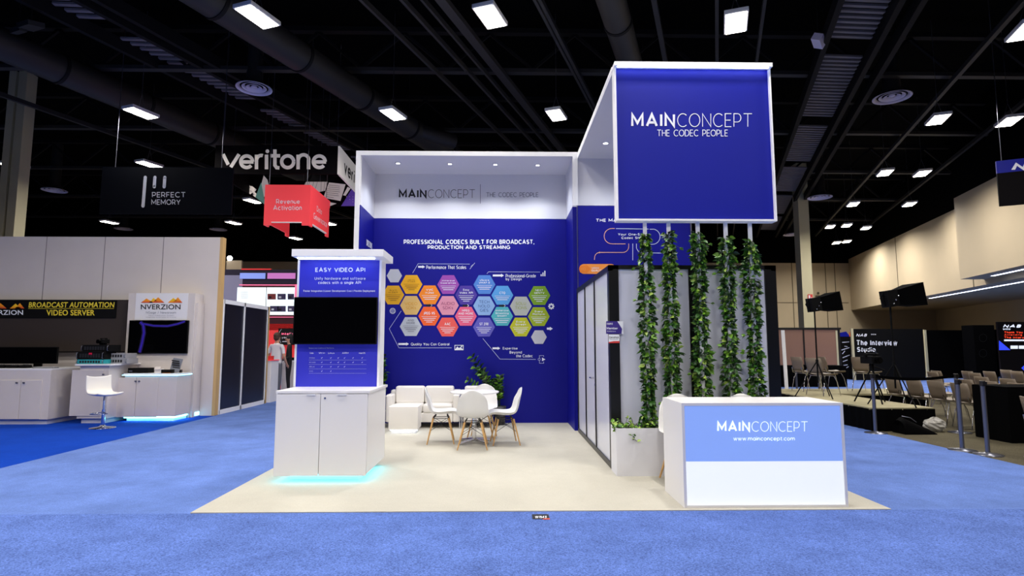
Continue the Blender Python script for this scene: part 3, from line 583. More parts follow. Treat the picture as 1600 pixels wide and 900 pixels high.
put(MB('led_cyan').box(-2.36, -1.5, 6.42, 6.435, .08, .098).box(-1.5, -1.485, 6.42, 7.2, .08, .098).box(-2.36, -2.345, 6.42, 7.2, .08, .098), 'underglow_strip', t)
put(MB('white_trim').box(-2.46, -2.435, 6.95, 7.2, .985, 2.5).box(-1.475, -1.45, 6.95, 7.2, .985, 2.5).box(-2.435, -1.475, 7.17, 7.2, .985, 2.5), 'tower_frame', t)
put(MB('kiosk_blue').box(-2.435, -1.475, 6.955, 7.17, .985, 2.5), 'graphic_panel', t)
put(MB('white_trim').box(-2.43, -1.37, 6.65, 7.25, 2.5, 2.585), 'header', t, bevel=.003)
put(MB('led_fascia').box(-2.40, -1.5, 6.76, 6.80, 2.488, 2.5), 'header_light_strip', t)
g = MB('print_white'); f = pix(6.951); K = lambda x, y: (340+x/4.5, 380+y/4.5)
g.text(f, 'EASY VIDEO API', *K(687,171), *K(1038,203), 'print_white', .03); g.text(f, 'Unify hardware and software', *K(682,237), *K(1040,263), 'print_white', .012); g.text(f, 'codecs with a single API', *K(707,266), *K(1008,292), 'print_white', .012)
g.text(f, 'Faster Integration | Lower Development Cost | Flexible Deployment', *K(604,328), *K(1108,346), 'print_white', .02)
g.text(f, 'Supported Codecs & Platforms', *K(642,732), *K(818,744), 'print_line', 0)
for s_, x in (('Codec', 648), ('Win', 710), ('Linux', 778), ('ARM', 876), ('macOS', 994)): g.text(f, s_, *K(x,766), *K(x+(44 if x > 700 else 28),778), 'print_white', .01)
for i, n_ in enumerate((6, 6, 4, 2)):
    y = 806+i*31; g.text(f, ('AVC/H.264', 'HEVC/H.265', 'JPEG XS', 'VVC')[i], *K(644, y-4), *K((684, 688, 682, 672)[i], y+5), 'print_line', 0); g.rect(f, *K(640, y+15), *K(1046, y+16.5), 'kiosk_rule')if 'kiosk_rule' in MATS else g.rect(f, *K(640, y+15), *K(1046, y+16), 'print_line')
    for q in range(n_): x = (732, 796, 848, 892, 952, 1016)[q]; g.line(f, [K(x-4, y), K(x-1, y+4), K(x+5, y-4)], .45, 'print_white')
put(g, 'printed_text', t)
t = thing('television', 'black wall television mounted on the blue kiosk tower', 'television', (-1.97, 6.9, 1.7))
q0 = atY(459.5, 464, 6.86); q1 = atY(588, 538, 6.86)
put(MB('soft_black').box(q0.x, q1.x, 6.862, 6.90, q1.z, q0.z), 'casing', t, bevel=.004)
put(MB('gloss_black').box(q0.x+.012, q1.x-.012, 6.858, 6.863, q1.z+.014, q0.z-.012), 'screen', t)
put(MB('soft_black').box(-2.15, -1.75, 6.90, 6.955, 1.5, 1.9), 'wall_mount', t)
# floor tag
q = atZ(845, 808); t = thing('floor_tag', 'small black booth number tag lying on the blue carpet edge', 'sign', (q.x, q.y, .006))
p0 = atZ(831, 804, .006); p1 = atZ(859, 811.5, .006)
a = MB('ink'); a.box(p0.x, p1.x, p1.y, p0.y, .006, .009); put(a, 'card', t)
f = lambda x, y: atZ(x, y, .0105)
mat('tag_orange', (240, 84, 60), .6); a = MB('print_white'); a.text(f, 'W1543', 836, 806, 854, 809.6, 'print_white', .03); a.poly(f, [(847, 811.3), (851, 810), (859, 809.8), (859, 811.4)], 'tag_orange'); put(a, 'print', t)
# ------------------------------------------------------------------ lounge furniture
def shell_chair(label):
    t = thing('shell_chair', label, 'chair', (0,0,0), 0, 'white shell chairs with wooden dowel legs')
    prof = [(.235,.405),(.215,.43),(.15,.437),(.05,.425),(-.06,.418),(-.14,.432),(-.19,.48),(-.215,.56),(-.235,.66),(-.252,.74),(-.264,.80),(-.27,.832)]
    half = [.17,.205,.225,.235,.237,.236,.233,.226,.212,.19,.155,.085]
    n = 16; V = []
    for i, ((y, z), hw) in enumerate(zip(prof, half)):
        j0 = max(0, i-1); j1 = min(len(prof)-1, i+1); ty, tz = prof[j1][0]-prof[j0][0], prof[j1][1]-prof[j0][1]; l = math.hypot(ty, tz); ny, nz = tz/l, -ty/l
        if nz < 0 and i < 5: ny, nz = -ny, -nz
        for k in range(n+1):
            u = -1+2*k/n; c = .055*abs(u)**2.6*(1 if i < 9 else .5)
            V.append((u*hw, y+ny*c if i >= 5 else y+ny*c*.3, z+abs(nz)*c if i < 9 else z-.02*abs(u)**2))
    F = [(i*(n+1)+k, i*(n+1)+k+1, (i+1)*(n+1)+k+1, (i+1)*(n+1)+k) for i in range(len(prof)-1) for k in range(n)]
    s_ = MB('shell'); s_.add(V, F, None, True); o = s_.build('seat_shell', t)
    m_ = o.modifiers.new('solid', 'SOLIDIFY'); m_.thickness = .008; m_ = o.modifiers.new('sub', 'SUBSURF'); m_.levels = 1; m_.render_levels = 1
    for sx in (-1, 1):
        for sy in (-1, 1):
            a = MB('beech'); a.cyl((sx*.21, sy*.2-.01, .0), (sx*.115, sy*.115-.01, .37), .009, .015, 10); a.build('leg', t)
    b = MB('wire_black'); c = lambda sx, sy, u: Vector((sx*(.21-.095*u), sy*(.2-.085*u)-.01, .37*u))
    for (a1, a2) in (((-1,-1),(1,-1)), ((-1,1),(1,1)), ((-1,-1),(-1,1)), ((1,-1),(1,1))):
        b.cyl(c(*a1, .97), c(*a2, .52), .0035, n=6); b.cyl(c(*a2, .97), c(*a1, .52), .0035, n=6); b.cyl(c(*a1, .99), c(*a2, .99), .006, n=6)
    for sx, sy in ((-1,-1),(1,-1),(-1,1),(1,1)): b.cyl(c(sx, sy, .99), (sx*.08, sy*.08, .418), .008, n=6)
    b.build('wire_brace', t)
    return t
Z0 = .014
ch = shell_chair('white shell chair with wooden legs, left of the round table, facing right'); ch.location = (-.90, 8.93, Z0); ch.rotation_euler = (0, 0, -PI/2+.08)
dup(ch, (-.40, 8.45, Z0), .0, 'white shell chair in front of the round table with its back to the viewer')
dup(ch, (.05, 8.80, Z0), PI/2+.12, 'white shell chair right of the round table, seen in profile facing left')
dup(ch, (-.30, 9.32, Z0), PI-.12, 'white shell chair on the far side of the round table')
dup(ch, (1.99, 6.29, Z0), PI, 'white shell chair behind the left end of the reception desk').scale = (1.1, 1.1, 1.1)
dup(ch, (2.72, 6.29, Z0), PI, 'white shell chair behind the middle of the reception desk').scale = (1.1, 1.1, 1.1)
t = thing('round_table', 'small round white cafe table with chrome pedestal among the shell chairs', 'table', (-.40, 8.85, Z0))
MB('white').lathe([(0, .745), (.36, .745), (.37, .752), (.37, .764), (.36, .77), (0, .77)], n=48).build('tabletop', t)
MB('chrome').cyl((0,0,.06), (0,0,.745), .032, n=20).lathe([(.09,.745),(.05,.72),(.034,.7)]).build('pedestal', t)
b = MB('chrome')
for k in range(4): a_ = PI/4+k*PI/2; b.cyl((0,0,.06), (.31*math.cos(a_), .31*math.sin(a_), .018), .026, .016, 10); b.cyl((.29*math.cos(a_), .29*math.sin(a_), 0), (.29*math.cos(a_), .29*math.sin(a_), .02), .018, n=10)
b.build('star_base', t)
def cushion(x0, x1, y0, y1, z0, z1, name, t, b=.04):
    o = MB('leather').box(x0, x1, y0, y1, z0, z1).build(name, t); m_ = o.modifiers.new('b', 'BEVEL'); m_.width = b; m_.segments = 4
    for p in o.data.polygons: p.use_smooth = True
    return o
def sofa(label, x0, x1, n, arms=(1, 1)):
    w_ = x1-x0; t = thing('sofa', label, 'sofa', ((x0+x1)/2, 10.4, Z0)); W = w_/2; D = .62
    cushion(-W+(.12 if arms[0] else .01), W-(.12 if arms[1] else .01), .02, D, .1, .27, 'base', t, .02)
    cushion(-W+.01, W-.01, D-.18, D, .12, .64, 'back_frame', t, .03)
    L0 = -W+(.12 if arms[0] else .01); L1 = W-(.12 if arms[1] else .01); sw = (L1-L0)/n
    for k in range(n):
        cushion(L0+k*sw+.004, L0+(k+1)*sw-.004, .0, D-.16, .265, .42, 'seat_cushion', t); cushion(L0+k*sw+.004, L0+(k+1)*sw-.004, D-.34, D-.17, .41, .72, 'back_cushion', t)
    for k, sx in enumerate((-1, 1)):
        if arms[k]: cushion(sx*W-(.12 if sx > 0 else 0), sx*W+(.12 if sx < 0 else 0), .03, D-.1, .1, .585, 'armrest', t, .03)
        c = MB('chrome'); X = sx*(W+.012)
        if arms[k]: c.tube([(X, -.02, 0), (X, -.02, .55), (X, -.01, .56), (X, D-.02, .56)], .011, 8)
        c.cyl((X, -.02, 0), (X, -.02, .2), .011); c.cyl((X, D-.02, 0), (X, D-.02, .56), .011); c.cyl((X, -.02, .3), (X, D-.02, .3), .008, n=8); c.cyl((X, -.02, .12), (X, D-.02, .12), .011, n=8)
        c.build('chrome_frame', t)
    return t
sofa('white leather two-seat sofa with chrome tube frame against the blue wall', -2.05, -.74, 2)
sofa('white single sofa seat right of the two-seater, half hidden by chairs', -.68, -.16, 1, (0, 0))
t = thing('cube_stool', 'white cube stool glowing underneath in front of the sofa', 'stool', (-1.62, 9.95, Z0))
cushion(-.245, .245, -.2, .2, .07, .45, 'body', t, .012); MB('white').box(-.2, .2, -.16, .16, 0, .07).build('plinth', t); MB('led_stool').box(-.22, .22, -.18, -.17, .055, .068).box(-.22, -.21, -.17, .17, .055, .068).box(.21, .22, -.17, .17, .055, .068).build('underglow_strip', t)
def zz_plant(label, loc_, stems, seed, hgt=.34):
    rng = random.Random(seed); t = thing('potted_plant', label, 'plant', loc_)
    MB('pot').lathe([(0,0),(.09,0),(.115,hgt),(.1,hgt),(.095,hgt-.03),(0,hgt-.03)]).build('pot', t); MB('soil').lathe([(0,hgt-.025),(.098,hgt-.03)]).build('soil', t)
    st = MB('leaf_c'); lf = MB('leaf_a')
    for dx, dy, h_, ln in stems:
        b0 = Vector((dx*.1, dy*.1, hgt-.03)); e = Vector((dx, dy, h_)); mid = Vector((dx*.35, dy*.35, hgt+(h_-hgt)*.6)); P_ = []
        for i in range(13): u = i/12; P_.append(b0*(1-u)**2+mid*2*u*(1-u)+e*u*u)
        st.tube(P_, [.009*(1-.6*i/12) for i in range(13)], 6)
        for i in range(3, 13):
            for sd in (-1, 1):
                d = (P_[i]-P_[i-1]).normalized(); s_ = d.cross(Vector((0, -1, .2))).normalized()*sd
                for q in range(2): leaf(lf, P_[i]-d*.012*q, s_+d*.5+Vector((0, rng.uniform(-.6,.3), rng.uniform(-.1,.2))), ln*rng.uniform(.8, 1.1), rng, rng.choice(['leaf_a','leaf_c','leaf_c','leaf_b']))
    st.build('stems', t); lf.build('foliage', t, kind='stuff')
zz_plant('green leafy potted plant by the blue wall behind the round table', (-.02, 10.85, Z0), [(-.52, 0, 1.24, .12), (-.34, -.06, .92, .1), (-.46, .03, 1.05, .11), (-.05, -.05, .82, .1), (.0, .05, .88, .1), (-.14, -.03, .78, .09), (-.6, -.05, .82, .09)], 3)
zz_plant('dark leafy potted plant in the left corner of the niche beside the sofa', (-2.27, 10.8, Z0), [(-.06, -.05, 1.3, .12), (.06, -.08, 1.15, .12), (.1, .0, .95, .12), (-.08, .08, 1.0, .12), (.04, .1, 1.25, .12), (.1, -.1, .75, .1)], 8)
# ================================================================== LEFT BOOTH
LW = 12.4
t = thing('partition_wall', 'long white panelled partition wall behind the left booth counters', 'partition wall', (-10, LW, 0))
put(MB('panel_white').box(-16, -6.07, LW, LW+.14, 0, 3.8), 'panels', t)
a = MB('seam')
for px in (68, 160, 252): X = atY(px, 440, LW).x; a.box(X-.006, X+.006, LW-.003, LW, 0, 3.8)
put(a, 'panel_seams', t); put(MB('edge_wood').box(-6.07, -6.01, LW-.004, LW+.144, 0, 3.8), 'wooden_edge', t)
t = thing('divider_screen', 'low white-framed divider with two dark navy panels beyond the left wall', 'partition wall', (-6.06, 13.7, 0))
a = MB('white_trim'); ys = (12.58, 13.6, 14.95)
a.box(-6.1, -6.0, ys[0], ys[2], 0, .1).box(-6.1, -6.0, ys[0], ys[2], 2.38, 2.47)
for y in ys: a.box(-6.1, -6.0, y-.025, y+.025, 0, 2.47)
a.box(-6.1, -6.0, 14.95, 15.05, 0, 2.47, 'edge_wood'); put(a, 'frame', t)
for y0, y1 in ((ys[0]+.025, ys[1]-.025), (ys[1]+.025, ys[2]-.025)): put(MB('divider_navy').box(-6.08, -6.02, y0, y1, .1, 2.38), 'panel', t)
def knob(px, py, Y): p = atY(px, py, Y); return MB('steel').cyl((p.x, Y, p.z), (p.x, Y-.03, p.z), .014)
def counter(label, x0, x1, y0, y1, zt_, doors, knobs, base=.0, top=.0, extra=None):
    t = thing('display_counter', label, 'counter', ((x0+x1)/2, (y0+y1)/2, .008))
    put(MB('panel_white').box(x0, x1, y0, y1, .1, zt_-.03), 'body', t, bevel=.004); put(MB('white_satin').box(x0+.05, x1-.05, y0+.06, y1, .008, .1), 'plinth', t)
    put(MB('white').box(x0-top, x1+top, y0-top, y1, zt_-.03, zt_), 'countertop', t, bevel=.004)
    ds = []
    for k, (a0, a1, b0, b1) in enumerate(doors):
        q0 = atY(a0, b0, y0-.012); q1 = atY(a0, b1, y0-.012); q1.x = atY(a1, b0, y0-.012).x
        o_ = put(MB('panel_white').box(q0.x, q1.x, y0-.015, y0, q1.z, q0.z), 'door', t, bevel=.004); ds.append(o_)
    for (kx, ky), o_ in zip(knobs, ds): loc(knob(kx, ky, y0-.015), *t.location).build('knob', o_)
    return t
counter('white double-door counter at the far left under the big screen', -10.9, -8.44, 11.07, 12.1, 1.04, [(-62, -2, 594, 655), (1, 32.9, 594, 655), (33.5, 66, 594, 655)], [(-4, 598), (27, 598), (38, 598)])
counter('taller white cabinet behind the bar stool in the left booth', -8.0, -7.45, 11.2, 12.1, 1.12, [(113, 161, 578, 650)], [(162, 585)], top=.06)
t = counter('white counter with glowing ice blue strips in the left booth', -7.34, -6.33, 11.5, 12.0, .93, [(180, 213.2, 590, 652), (213.8, 248, 590, 652)], [(213-.5, 595.5), (218, 595.5)], top=.02)
put(MB('led_ice').box(-7.38, -6.31, 11.472, 11.478, .888, .902).box(-6.308, -6.302, 11.478, 12.0, .888, .902), 'edge_light', t)
put(MB('led_cyan').box(-7.33, -6.36, 11.53, 11.545, .07, .095).box(-6.37, -6.355, 11.545, 12.0, .07, .095), 'underglow_strip', t)
q0 = atY(204, 458, 12.08); q1 = atY(294, 655, 12.08)
t = thing('display_tower', 'tall narrow white display panel with orange mountain logo behind the right counter', 'display panel', ((q0.x+q1.x)/2, 12.08, 0))
put(MB('panel_white').box(q0.x-.02, q1.x+.02, 12.06, 12.38, .008, q0.z), 'panel', t, bevel=.004); put(MB('panel_white').box(q1.x+.02, q1.x+.06, 12.1, 12.38, .008, q0.z-.2), 'side_box', t); put(MB('led_ice').box(q1.x+.062, q1.x+.075, 12.2, 12.36, .03, .1), 'side_light_strip', t)
f = pix(12.054); q2 = atY(213, 458, 12.056); q3 = atY(292, 500, 12.056); put(MB('white').box(q2.x, q3.x, 12.054, 12.06, q3.z, q2.z), 'sign_board', t)
mat('mt_orange', (246, 150, 22), .5); mat('mt_yellow', (250, 196, 40), .5); mat('mt_red', (222, 92, 40), .5)
def mountains(g, f, x0, x1, yb, h, f2):
    s_ = (x1-x0)/65
    for a0, a1, a2, hh, m_ in ((0, 9, 20, .8, 'mt_orange'), (13, 20, 28, .9, 'mt_yellow'), (18, 27, 37, 1, 'mt_orange'), (42, 51, 60, .9, 'mt_yellow'), (50, 58, 65, 1, 'mt_orange')):
        g.poly(f, [(x0+a0*s_, yb), (x0+a1*s_, yb-h*hh), (x0+a2*s_, yb)], m_)
        g.poly(f2, [(x0+a0*s_, yb), (x0+(a0+(a1-a0)*.3)*s_, yb-h*hh*.3), (x0+(a2-(a2-a1)*.3)*s_, yb-h*hh*.3), (x0+a2*s_, yb)], 'mt_orange' if m_ == 'mt_yellow' else 'mt_red')
g = MB('ink'); f = pix(12.050); mountains(g, f, 220, 285, 473, 8.5, pix(12.048)); g.text(f, 'NVERZION', 220, 475.5, 282, 483.5, 'ink', .012, serif=True); g.text(f, 'NGage / Newsroom', 228, 486.5, 275, 491, 'ink_grey', 0)
g.text(f, 'News Preparation System', 232, 492, 272, 494, 'ink_grey', 0); g.text(f, 'Integrated Automation & Archive', 228, 494.8, 275, 496.8, 'ink_grey', 0); put(g, 'print', t)
def tv(label, x0, y0, x1, y1, Y, th=.04, scr='gloss_black', mount=None):
    q0 = atY(x0, y0, Y); q1 = atY(x1, y1, Y); t = thing('television', label, 'television', ((q0.x+q1.x)/2, Y, q1.z))
    put(MB('soft_black').box(q0.x, q1.x, Y+.004, Y+th, q1.z, q0.z), 'casing', t, bevel=.004); put(MB(scr).box(q0.x+.015, q1.x-.015, Y, Y+.005, q1.z+.02, q0.z-.015), 'screen', t)
    if mount: cx = (q0.x+q1.x)/2; cz = (q0.z+q1.z)/2; put(MB('soft_black').box(cx-.2, cx+.2, Y+th, mount, cz-.15, cz+.15), 'wall_mount', t)
    return t, q0, q1
t, q0, q1 = tv('flat television glowing purple at its edges on the narrow display panel', 202, 500.5, 291.5, 552.5, 12.0, .045, mount=12.06)
mat('glow_violet', (44, 18, 170), emit=.15); g = MB('glow_violet'); f = pix(11.998); mat('glow_dim', (24, 10, 84), emit=.08); g.line(f, [(219, 503), (224, 508), (225, 520), (222, 535), (218, 551)], 6, 'glow_dim'); g.line(f, [(224, 506), (240, 509), (262, 509.5), (278, 506), (289, 502)], 4, 'glow_dim'); f = pix(11.996)
g.line(f, [(219, 503), (224, 508), (225, 520), (222, 535), (218, 551)], 2.2); g.line(f, [(224, 506), (240, 509), (262, 509.5), (278, 506), (289, 502)], 1.5); put(g, 'screen_image', t)
mat('screen_grey', (56, 48, 44), .4)
t, q0, q1 = tv('very large grey screen behind the far left counter', -120, 468, 201.5, 550.5, 12.2, .06, 'screen_grey', mount=12.4)
t = thing('banner', 'black strip banner with yellow broadcast automation lettering on the large screen', 'banner', (-9, 12.19, 2.1))
q0 = atY(-90, 468.5, 12.19); q1 = atY(181, 497, 12.19); put(MB('soft_black').box(q0.x, q1.x, 12.185, 12.197, q1.z, q0.z), 'cloth', t)
mat('print_yellow', (240, 214, 60), .5); g = MB('print_yellow'); f = pix(12.181); g.text(f, 'BROADCAST AUTOMATION', 44.5, 472, 178, 480.5, 'print_yellow', .02, slant=1.2, serif=True); g.text(f, 'VIDEO SERVER', 72.5, 484, 148, 493, 'print_yellow', .02, serif=True); g.rect(f, 44, 481.8, 178, 482.3, 'print_yellow')
mountains(g, f, -26, 38, 482, 8.5, pix(12.179)); g.text(f, 'NVERZION', -26, 484.5, 36, 492, 'print_white', .012, serif=True); put(g, 'print', t)
# equipment on the counters
CZ = 1.04
q0 = atY(-40, 542, 11.75); q1 = atY(88, 572, 11.75)
t = thing('computer_monitor', 'black desktop monitor on the far left counter', 'monitor', (-9.3, 11.75, CZ))
put(MB('soft_black').box(q0.x, q1.x, 11.75, 11.79, CZ+.07, q0.z), 'casing', t, bevel=.004); put(MB('gloss_black').box(q0.x+.01, q1.x-.01, 11.746, 11.751, CZ+.085, q0.z-.015), 'screen', t); put(MB('soft_black').box(-9.35, -9.2, 11.79, 11.83, CZ, CZ+.2).box(-9.5, -9.05, 11.7, 11.9, CZ, CZ+.012), 'stand', t)
for k, (px, w_, d_, h_, m_, lb) in enumerate(((-4, .3, .2, .06, 'soft_black', 'small black device at the frame edge on the left counter'), (20, .2, .16, .055, 'soft_black', 'small black device, left of two in front of the black monitor'), (38, .14, .14, .06, 'soft_black', 'small black device, right of two in front of the black monitor'))):
    p = atY(px, 580, 11.35); t = thing('control_device', lb, 'electronic device', (p.x, 11.35, CZ)); put(MB(m_).box(p.x-w_/2, p.x+w_/2, 11.3, 11.3+d_, CZ, CZ+h_), 'casing', t, bevel=.008)
    b = MB('steel'); [b.cyl((p.x-w_*.3+j*w_*.2, 11.38, CZ+h_), (p.x-w_*.3+j*w_*.2, 11.38, CZ+h_+.012), .01, n=8) for j in range(4)]; put(b, 'buttons', t)
p = atY(70, 582, 11.3); t = thing('keyboard', 'slim grey keyboard on the far left counter', 'keyboard', (p.x, 11.3, CZ)); put(MB('steel').box(p.x-.2, p.x+.2, 11.24, 11.38, CZ, CZ+.018), 'casing', t, bevel=.004)
b = MB('white')
for i in range(12):
    for j in range(4): b.box(p.x-.19+i*.032, p.x-.163+i*.032, 11.25+j*.032, 11.275+j*.032, CZ+.018, CZ+.024)
put(b, 'keys', t)
MT = 1.12; mat('teal', (40, 150, 160), .4); mat('grey_case', (150, 150, 156), .4)
def rack(label, x0, x1, y0, y1, Y, z, h, m_, vents=0, name='rack_server', badge=None):
    a0 = atY(x0, y1, Y).x; a1 = atY(x1, y1, Y).x; t = thing(name, label, 'electronic device', ((a0+a1)/2, Y, z))
    put(MB(m_).box(a0, a1, Y, Y+.35, z, z+h), 'casing', t, bevel=.004)
    b = MB('steel'); b.tube([(a0+.015, Y, z+.02), (a0+.015, Y-.03, z+.025), (a0+.015, Y-.03, z+h-.025), (a0+.015, Y, z+h-.02)], .006, 6); b.tube([(a1-.015, Y, z+.02), (a1-.015, Y-.03, z+.025), (a1-.015, Y-.03, z+h-.025), (a1-.015, Y, z+h-.02)], .006, 6); put(b, 'handles', t)
    b = MB('ink'); [b.box(a0+.05+j*.05, a0+.085+j*.05, Y-.003, Y, z+h*.25, z+h*.75) for j in range(int((a1-a0-.1)/.05))]; put(b, 'front_vents', t)
    if badge: put(MB(badge).lathe([(0, 0), (.025, 0)], ((a0+a1)/2, Y-.006, z+h*.7), 12).box((a0+a1)/2-.03, (a0+a1)/2+.03, Y-.006, Y-.004, z+h*.6, z+h*.85), 'badge', t)
    return a0, a1
mat('badge_red', (200, 30, 70), .4)
rack('teal-fronted rack server at the bottom of the left stack on the taller cabinet', 119.5, 162, 564, 571.5, 11.25, MT, .085, 'teal')
rack('black rack unit with red badge on top of the teal server', 119.5, 162, 552, 564, 11.25, MT+.085, .15, 'soft_black', badge='badge_red')
rack('black vented unit stacked on top behind the small camera', 127, 170, 538, 551, 11.3, MT+.235, .13, 'soft_black')
rack('grey case right of the server stack, lower one', 163, 198, 562, 571, 11.45, MT, .1, 'grey_case'); rack('grey case right of the server stack, upper one', 163, 196, 553, 561, 11.45, MT+.1, .1, 'grey_case')
p = atY(160, 537, 11.45); t = thing('video_camera', 'small black camera on top of the server stack', 'camera', (p.x, 11.45, MT+.365))
put(MB('soft_black').box(p.x-.08, p.x+.07, 11.38, 11.56, MT+.39, MT+.47), 'body', t, bevel=.01); put(MB('gloss_black').cyl((p.x-.01, 11.38, MT+.43), (p.x-.01, 11.33, MT+.43), .035), 'lens', t); put(MB('soft_black').box(p.x-.04, p.x+.04, 11.42, 11.52, MT+.365, MT+.39).box(p.x-.05, p.x+.06, 11.45, 11.5, MT+.48, MT+.495).box(p.x-.05, p.x-.035, 11.45, 11.5, MT+.465, MT+.49).box(p.x+.045, p.x+.06, 11.45, 11.5, MT+.465, MT+.49), 'handle', t)
RT = .93
p = atY(217, 583, 11.65); t = thing('set_top_box', 'flat black box at the left of the glowing counter', 'electronic device', (p.x, 11.65, RT)); put(MB('soft_black').box(p.x-.19, p.x+.2, 11.6, 11.82, RT, RT+.1), 'casing', t, bevel=.006); put(MB('steel').box(p.x-.17, p.x-.1, 11.597, 11.6, RT+.03, RT+.05), 'front_port', t)
p = atY(248, 583, 11.65); t = thing('paper_carton', 'small white carton beside the brochure stand', 'box', (p.x, 11.65, RT)); put(MB('white').box(p.x-.06, p.x+.06, 11.62, 11.72, RT, RT+.08), 'carton', t); put(MB('panel_white').obox((p.x, 11.6, RT+.1), .11, .07, .003, (.9, 0, 0)), 'flap', t)
p = atY(262, 583, 11.6); t = thing('equipment_case', 'small black case with orange leaflets in front of the brochure stand', 'electronic device', (p.x, 11.6, RT)); put(MB('soft_black').box(p.x-.11, p.x+.1, 11.56, 11.66, RT, RT+.07), 'casing', t, bevel=.005); put(MB('mt_orange').box(p.x-.05, p.x+.08, 11.5, 11.55, RT, RT+.004), 'leaflet', t)
p = atY(272, 583, 11.72); t = thing('brochure_stand', 'dark brochure leaning in a stand at the right of the counter', 'brochure stand', (p.x, 11.75, RT)); put(MB('ink_grey').obox((p.x, 11.78, RT+.145), .19, .012, .28, (-.2, .14, 0)), 'brochure', t)
b = MB('ink'); [b.obox((p.x-.006+.005*j, 11.768+(.05-.02*j)*-.2, RT+.235-.045*j), .15, .01, .022, (-.2, .14, 0)) for j in range(5)]; put(b, 'print', t); put(MB('gloss_black').obox((p.x, 11.80, RT+.03), .2, .07, .06), 'holder', t)
# bar stool
t = thing('bar_stool', 'white gas-lift bar stool with chrome base in front of the left cabinets', 'stool', (-7.1, 10.6, .008))
MB('chrome').lathe([(0, 0), (.21, 0), (.2, .012), (.06, .03), (.03, .06), (0, .06)], n=32).build('base', t); MB('chrome').cyl((0,0,.04), (0,0,.33), .03).cyl((0,0,.33), (0,0,.6), .02).build('column', t)
b = MB('chrome'); b.tube([(-.02, -.02, .28)]+[(.15*math.cos(a_), -.06+.15*math.sin(a_)*-1, .26) for a_ in [math.radians(x) for x in range(-20, 201, 20)]]+[(.02, -.02, .28)], .009, 8); b.build('footrest', t)
V = []; prof = [(-.19, .62), (-.17, .6), (0, .595), (.14, .6), (.19, .64), (.21, .72), (.225, .88), (.222, .9)]; n = 10
s_ = MB('leather')
for y, z in prof:
    for k in range(n+1): u = -1+2*k/n; V.append((y*-1+.0, u*.21, z+.03*abs(u)**3))
s_.add(V, [(i*(n+1)+k, i*(n+1)+k+1, (i+1)*(n+1)+k+1, (i+1)*(n+1)+k) for i in range(len(prof)-1) for k in range(n)], None, True)
o = s_.build('seat', t); m_ = o.modifiers.new('s', 'SOLIDIFY'); m_.thickness = .035; m_ = o.modifiers.new('sub', 'SUBSURF'); m_.levels = 2; m_.render_levels = 2
t.rotation_euler = (0, 0, math.radians(-30)); MB('wire_black').tube([(.02,0,.58), (.1,-.05,.55), (.15,-.08,.5)], .006, 6).build('lift_lever', t)
# ================================================================== HANGING SIGNS
def wires(t, pts, top=9.895):
    for p in pts: put(MB('steel').cyl(p, (p[0]+.02, p[1], top), .008, n=6), 'hanging_wire', t)
q0 = atY(160, 261, 14); q1 = atY(361, 335, 14)
t = thing('hanging_banner', 'dark navy hanging banner reading perfect memory', 'hanging sign', ((q0.x+q1.x)/2, 14, q1.z))
put(MB('navy_cloth').box(q0.x, q1.x, 14.0, 14.05, q1.z, q0.z), 'cloth', t); g = MB('print_white'); f = pix(13.995)
for x0, y0, x1, y1 in ((227, 277, 223.5, 322), (242, 277, 241, 292), (257.5, 277, 256.5, 292)): g.line(f, [(x0, y0), (x1, y1)], 5); [g.poly(f, [(a_+2.5*math.cos(i*.7), b_+2.5*math.sin(i*.7)) for i in range(9)]) for a_, b_ in ((x0, y0), (x1, y1))]
g.text(f, 'PERFECT', 237.5, 300, 290, 308.5, 'print_white', .005); g.text(f, 'MEMORY', 236.5, 311.5, 282, 320, 'print_white', .005); put(g, 'print', t); wires(t, [(q0.x+.3, 14.02, q0.z), (q1.x-.3, 14.02, q0.z)])
VY = 15.5; q0 = atY(337, 227, VY); q1 = atY(527, 272, VY)
t = thing('hanging_box_sign', 'square hanging ring sign, black front and white side, reading veritone', 'hanging sign', ((q0.x+q1.x)/2, VY, q1.z)); dz = (q1.z, q0.z)
put(MB('sign_black').box(q0.x, q1.x, VY, VY+.06, *dz), 'front_face', t); put(MB('sign_white').box(q1.x-.001, q1.x+.05, VY, VY+3.4, *dz), 'side_face', t); put(MB('sign_black').box(q0.x, q0.x+.05, VY+.06, VY+3.4, *dz), 'side_face', t); put(MB('sign_black').box(q0.x, q1.x, VY+3.4, VY+3.46, *dz), 'rear_face', t)
g = MB('sign_white'); f = pix(VY-.006); V = lambda x, y: (330+x/5.626, 220+y/5.626)
# geometric lower-case lettering
TW = 5.4
def ln(pts): g.line(f, [V(*p) for p in pts], TW, 'sign_white')
ln([(104,118),(150,210)]); ln([(245,118),(172,232)]); 
def ring(cx, cy, r, a0, a1): g.line(f, [V(cx+r*math.cos(math.radians(a_)), cy+r*.98*math.sin(math.radians(a_))) for a_ in [a0+(a1-a0)*i/24 for i in range(25)]], TW, 'sign_white')
ring(312, 184, 52, 40, 360); ln([(262,186),(372,186)]); ln([(398,122),(398,250)]); ring(440, 168, 40, -178, -70); ln([(486,122),(486,250)]); g.poly(f, [V(494+17*math.cos(i*.6), 92+17*math.sin(i*.6)) for i in range(10)])
ln([(560,76),(560,215),(575,236),(600,238)]); ln([(520,132),(606,132)]); ring(672, 184, 53, 0, 360); ln([(764,122),(764,250)]); ring(812, 168, 46, -180, 0); ln([(856,165),(856,250)]); ring(950, 184, 52, 40, 360); ln([(900,186),(1010,186)])
put(g, 'front_lettering', t); XR = q1.x+.055
g = MB('ink'); yy = lambda u, v: Vector((XR, VY+u, dz[1]-v*(dz[1]-dz[0]))); g.text(yy, 'veritone', .45, .22, 3.1, .78, 'ink', .02); put(g, 'side_lettering', t)
